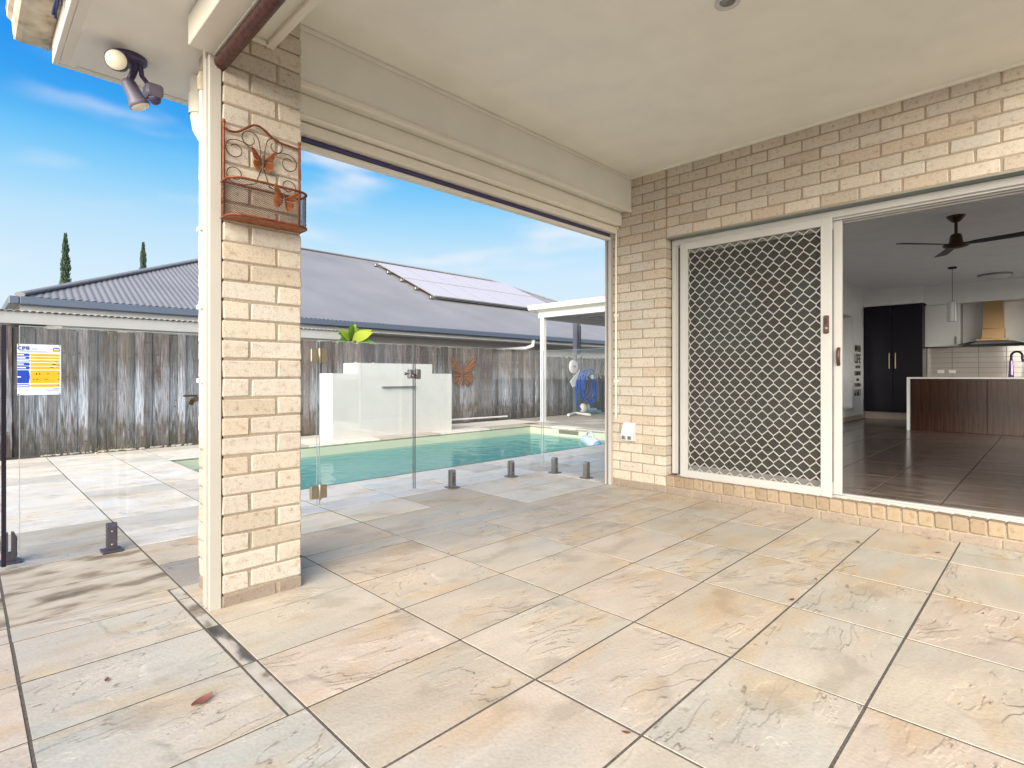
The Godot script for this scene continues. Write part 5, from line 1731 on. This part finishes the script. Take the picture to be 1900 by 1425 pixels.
func bx_quadpair(st: SurfaceTool, u0: float, u1: float, ya: float, yb: float) -> void:
	var z0 := -9.46
	var z1 := -10.7
	poly(st, [Vector3(u0, ya, z0), Vector3(u1, yb, z0), Vector3(u1, yb - 0.04, z1), Vector3(u0, ya - 0.04, z1)], Vector3.UP)
	poly(st, [Vector3(u0, ya - 0.006, z0), Vector3(u1, yb - 0.006, z0), Vector3(u1, yb - 0.046, z1), Vector3(u0, ya - 0.046, z1)], Vector3.DOWN)
	poly(st, [Vector3(u0, ya, z0), Vector3(u1, yb, z0), Vector3(u1, yb - 0.006, z0), Vector3(u0, ya - 0.006, z0)], Vector3.BACK)

func cypress(label: String, at: Vector3, tall: float, r: float) -> void:
	var t := thing("cypress_tree", label, "tree", at, 0.0, "cypresses behind the neighbouring roof")
	part("trunk", lathem([Vector2(0.09, 0.0), Vector2(0.06, 2.5), Vector2(0.01, tall - 0.3)], Vector3.ZERO, 8), M.bark, t)
	var st := begin()
	for k in 5200:
		var v := pow(rng.randf(), 0.8)
		var y := 0.5 + v * (tall - 0.5)
		var rr := r * (0.10 + 0.90 * pow(1.0 - v, 0.7)) * (0.85 + 0.18 * sin(y * 9.0 + rng.randf() * 3.0)) * sqrt(rng.randf())
		if v > 0.93:
			rr *= 0.8
		var an := rng.randf() * TAU
		var c := Vector3(rr * cos(an), y, rr * sin(an))
		var tip := Vector3(cos(an) * 0.35, 1.0, sin(an) * 0.35).normalized() * rng.randf_range(0.05, 0.12)
		var side := Vector3(rng.randf_range(-1, 1), rng.randf_range(-0.3, 0.3), rng.randf_range(-1, 1)).normalized() * 0.022
		var g := rng.randf_range(0.6, 1.5)
		st.set_color(Color(g * rng.randf_range(0.8, 1.2), g, g * rng.randf_range(0.7, 1.1)))
		poly(st, [c - side, c + side, c + tip], Vector3(cos(an), 0.2, sin(an)))
	part("crown", done(st), M.cypress, t)

# ----------------------------------------------------------------- the covered area beyond the pool
func far_patio() -> void:
	var t := thing("patio_cover", "white flat patio roof on a white post beyond the pool", "patio cover")
	part("post", cspanm(Vector3(9.03, 0.0, -8.10), Vector3(9.13, 2.30, -8.0), 0.006), M.white, t)
	part("post_foot", cspanm(Vector3(8.98, 0.0, -8.14), Vector3(9.20, 0.012, -7.96), 0.003), M.white, t)
	part("edge_beam", cspanm(Vector3(9.02, 2.29, -8.15), Vector3(9.12, 2.43, -3.2), 0.004), M.white, t)
	part("end_beam", cspanm(Vector3(9.125, 2.26, -8.15), Vector3(15.5, 2.40, -8.06), 0.004), M.white, t)
	var st := begin()
	slabout(st, PackedVector2Array([Vector2(8.84, 2.56), Vector2(8.86, 2.46), Vector2(9.0, 2.42), Vector2(9.14, 2.43), Vector2(9.14, 2.56)]), Vector3(0, 0, -8.30), Vector3.RIGHT, Vector3.UP, 5.1)
	part("gutter", done(st), M.cream, t)
	part("roof_deck", boxm(Vector3(9.141, 2.43, -8.30), Vector3(15.5, 2.55, -3.2)), M.white, t)
	st = begin()
	for k in 16:
		bx(st, Vector3(9.15 + 0.4 * k, 2.421, -8.05), Vector3(9.154 + 0.4 * k, 2.4295, -3.2))
	part("deck_ribs", done(st), M.track_grey, t)
	# cantilever umbrella, folded
	var u := thing("folded_umbrella", "folded dark grey cantilever umbrella with white feet beyond the pool", "umbrella", Vector3(11.15, 0, -8.79))
	part("mast", cspanm(Vector3(-0.045, 0.05, -0.045), Vector3(0.045, 2.42, 0.045), 0.01), M.pole_grey, u)
	part("folded_arm", cspanm(Vector3(-0.075, 1.55, 0.05), Vector3(0.0, 2.46, 0.12), 0.02), M.pole_grey, u)
	part("folded_arm", cspanm(Vector3(0.01, 1.55, 0.05), Vector3(0.085, 2.44, 0.12), 0.02), mat(0.14, 0.15, 0.19, 0.6), u)
	part("cable", tubem([Vector3(0.10, 2.3, 0.1), Vector3(0.115, 1.5, 0.1), Vector3(0.10, 0.6, 0.06)], 0.008, 6), M.black_metal, u)
	for a in [[-0.62, 0.28], [0.6, 0.25], [-0.2, 0.62], [0.25, -0.2]]:
		part("foot", tubem([Vector3(0, 0.05, 0), Vector3(a[0], 0.045, a[1])], 0.035, 8), M.white if a[0] < 0 else M.pole_grey, u)
	# blue hose in loops on the mast
	var hs := thing("pool_hose", "coil of bright blue pool hose hanging on the umbrella mast", "hose", Vector3(11.15, 0, -8.66))
	st = begin()
	for k in 5:
		var pts := []
		var rx := 0.19 + 0.025 * k
		var ry := 0.33 + 0.03 * k
		for q in 22:
			var an := TAU * q / 22.0
			pts.append(Vector3(0.16 + 0.035 * (k - 2) + rx * cos(an), 0.80 - 0.02 * k + ry * sin(an) * (1.0 if sin(an) > 0 else 0.95), 0.03 + 0.04 * k + 0.03 * sin(an * 2.0 + k)))
		tube(st, pts, 0.026, 7, true)
	tube(st, [Vector3(-0.04, 1.05, 0.05), Vector3(-0.17, 0.85, 0.06), Vector3(-0.20, 0.6, 0.06), Vector3(-0.15, 0.3, 0.06), Vector3(-0.06, 0.14, 0.1)], 0.028, 8)
	tube(st, [Vector3(0.0, 1.1, 0.07), Vector3(-0.12, 0.95, 0.1), Vector3(-0.14, 0.6, 0.12), Vector3(-0.05, 0.45, 0.1)], 0.028, 8)
	part("loops", done(st), M.blue_hose, hs)
	part("cuff", lathem([Vector2(0, 0.06), Vector2(0.04, 0.058), Vector2(0.042, -0.05), Vector2(0, -0.06)], Vector3(0.12, 1.05, 0.16), 12, Basis(Vector3.FORWARD, 0.9)), M.pale_hose, hs)
	part("cuff", lathem([Vector2(0, 0.06), Vector2(0.04, 0.058), Vector2(0.042, -0.05), Vector2(0, -0.06)], Vector3(0.34, 0.98, 0.16), 12, Basis(Vector3.FORWARD, -0.5)), M.pale_hose, hs)
	# white net and skimmer lid hung on the mast
	var nt := thing("leaf_net", "white leaf net bag hanging beside the blue hose", "pool net", Vector3(10.90, 0.86, -8.64))
	st = begin()
	tube(st, [Vector3(-0.14, 0.0, 0), Vector3(0.0, 0.12, 0.02), Vector3(0.22, 0.30, 0.02), Vector3(0.20, 0.12, 0), Vector3(0.08, -0.08, 0), Vector3(-0.06, -0.1, 0)], 0.014, 7, true)
	part("hoop", done(st), M.white, nt)
	st = begin()
	slabout(st, PackedVector2Array([Vector2(-0.14, 0.0), Vector2(0.0, 0.12), Vector2(0.22, 0.30), Vector2(0.20, 0.12), Vector2(0.08, -0.10), Vector2(-0.05, -0.14)]), Vector3.ZERO, Vector3.RIGHT, Vector3.UP, 0.02)
	part("bag", done(st), mat(0.70, 0.74, 0.78, 0.8), nt)
	var ld := thing("skimmer_lid", "round white skimmer lid hung above the leaf net", "pool lid", Vector3(10.88, 1.24, -8.62))
	var face := Basis(Vector3.RIGHT, PI / 2)
	part("disc", lathem([Vector2(0, 0.02), Vector2(0.13, 0.02), Vector2(0.165, 0.014), Vector2(0.17, -0.02), Vector2(0, -0.02)], Vector3.ZERO, 26, face), M.white, ld)
	part("ring", lathem([Vector2(0.085, 0.021), Vector2(0.09, 0.028), Vector2(0.10, 0.028), Vector2(0.105, 0.021)], Vector3.ZERO, 22, face), M.fascia, ld)
	part("hub", lathem([Vector2(0, 0.045), Vector2(0.03, 0.04), Vector2(0.035, 0.02)], Vector3.ZERO, 14, face), M.track_grey, ld)
	# vacuum head on the ground
	var v := thing("vacuum_head", "white and turquoise pool vacuum head on the paving by the umbrella", "pool vacuum", Vector3(11.55, 0, -8.78))
	part("wheel", lathem([Vector2(0, 0.06), Vector2(0.09, 0.055), Vector2(0.13, 0.03), Vector2(0.13, -0.03), Vector2(0.09, -0.055), Vector2(0, -0.06)], Vector3(-0.13, 0.16, 0.05), 18, Basis(Vector3.RIGHT, PI / 2)), M.cream, v)
	part("brush", cspanm(Vector3(0.0, 0.01, -0.12), Vector3(0.62, 0.09, 0.10), 0.02), M.turquoise, v)
	part("body", cspanm(Vector3(0.08, 0.085, -0.08), Vector3(0.45, 0.15, 0.07), 0.02), mat(0.35, 0.52, 0.55, 0.5), v)
	part("swivel", lathem([Vector2(0.0, 0.14), Vector2(0.035, 0.13), Vector2(0.04, 0.0)], Vector3(0.16, 0.14, 0), 12), M.white, v)
	# cleaner afloat in the pool
	var c := thing("pool_cleaner", "white floating pool cleaner with a pale hose in the pool corner", "pool cleaner", Vector3(7.55, -0.15, -5.62), 0.9)
	part("float", lathem([Vector2(0, 0.45), Vector2(0.05, 0.44), Vector2(0.09, 0.36), Vector2(0.10, -0.3), Vector2(0.07, -0.42), Vector2(0, -0.44)], Vector3(0, 0.03, 0), 14, Basis(Vector3.FORWARD, PI / 2)), M.pale_hose, c)
	part("nose", lathem([Vector2(0, 0.06), Vector2(0.06, 0.05), Vector2(0.075, 0.0)], Vector3(-0.44, 0.03, 0), 12, Basis(Vector3.BACK, PI / 2)), mat(0.16, 0.36, 0.62, 0.4), c)
	part("handle", tubem([Vector3(-0.2, 0.10, 0), Vector3(-0.12, 0.19, 0), Vector3(0.18, 0.20, 0), Vector3(0.28, 0.11, 0)], 0.022, 8), M.white, c)
	var hp := []
	for k in 14:
		var t2 := k / 13.0
		hp.append(Vector3(-0.45 - 0.75 * sin(t2 * 2.6), -0.005 - 0.02 * t2, 0.1 + 0.75 * t2))
	part("hose", tubem(hp, 0.024, 8), M.pale_hose, c)

# ----------------------------------------------------------------- leaves, retaining wall
func small_things() -> void:
	var lf := [["reddish dry leaf on the slab below the pillar", 0.527, -1.878, 0.055, 0.4, "dead_leaf_red"], ["tiny dark twig and leaf on the pale slab left of the pillar", 0.341, -2.235, 0.022, 1.2, "dead_leaf"], ["small dry leaf near the bottom border of the patio", 1.327, -0.863, 0.02, 2.2, "dead_leaf"], ["small curled leaf lying by a slab joint mid patio", 2.99, -0.845, 0.016, 0.2, "dead_leaf"], ["dry leaf on the joint nearest the dry grass tuft", 2.64, -0.845, 0.026, 2.9, "dead_leaf"], ["dry brown leaf lying across a joint before the door sill", 3.838, -0.853, 0.028, 0.6, "dead_leaf"], ["reddish leaf fragment before the right end of the sill", 3.93, -0.478, 0.026, 2.4, "dead_leaf_red"], ["dark leaf against the foot of the sill bricks", 4.24, -0.56, 0.02, 1.0, "dead_leaf"], ["black seed on the slab at the right of the patio", 3.06, -0.22, 0.012, 0.0, "dead_leaf"]]
	for q in lf:
		var o := thing("dry_leaf", q[0], "leaf", Vector3(q[1], 0.004, q[2]), q[4], "dry leaves lying on the paving")
		var st := begin()
		st.set_smooth_group(0)
		var s: float = q[3]
		var prev := []
		for k in 6:
			var t := k / 5.0
			var w := s * 0.32 * sin(PI * clampf(t, 0.04, 0.96))
			var c := Vector3((t - 0.5) * s * 1.3, 0.10 * s * (1.0 - cos((t - 0.5) * 3.0)), 0)
			var cur := [c + Vector3(0, s * 0.12, -w), c, c + Vector3(0, s * 0.10, w)]
			if prev:
				for e in 2:
					poly(st, [prev[e], prev[e + 1], cur[e + 1], cur[e]], Vector3.UP)
			prev = cur
		part("blade", done(st), M[q[5]], o)
	# boulder wall behind the camera, seen in the door glass and the splashback
	var w := thing("boulder_wall", "brown boulder retaining wall mirrored in the glass door", "retaining wall")
	var bm := []
	for k in 5:
		var st := begin()
		cbox(st, Vector3(0.86, 0.42, 0.5), 0.09, 0.05)
		bm.append(done(st))
	for j in 4:
		for i in 5:
			part("boulder", bm[rng.randi() % 5], M.boulder, w, Vector3(-2.7 - 0.05 * j, 0.18 + 0.40 * j, -5.6 + 0.88 * i + (0.44 if j % 2 else 0.0)), Vector3(rng.randf_range(-0.08, 0.08), PI / 2 + rng.randf_range(-0.12, 0.12), rng.randf_range(-0.06, 0.06)), Vector3.ONE * rng.randf_range(0.95, 1.06))
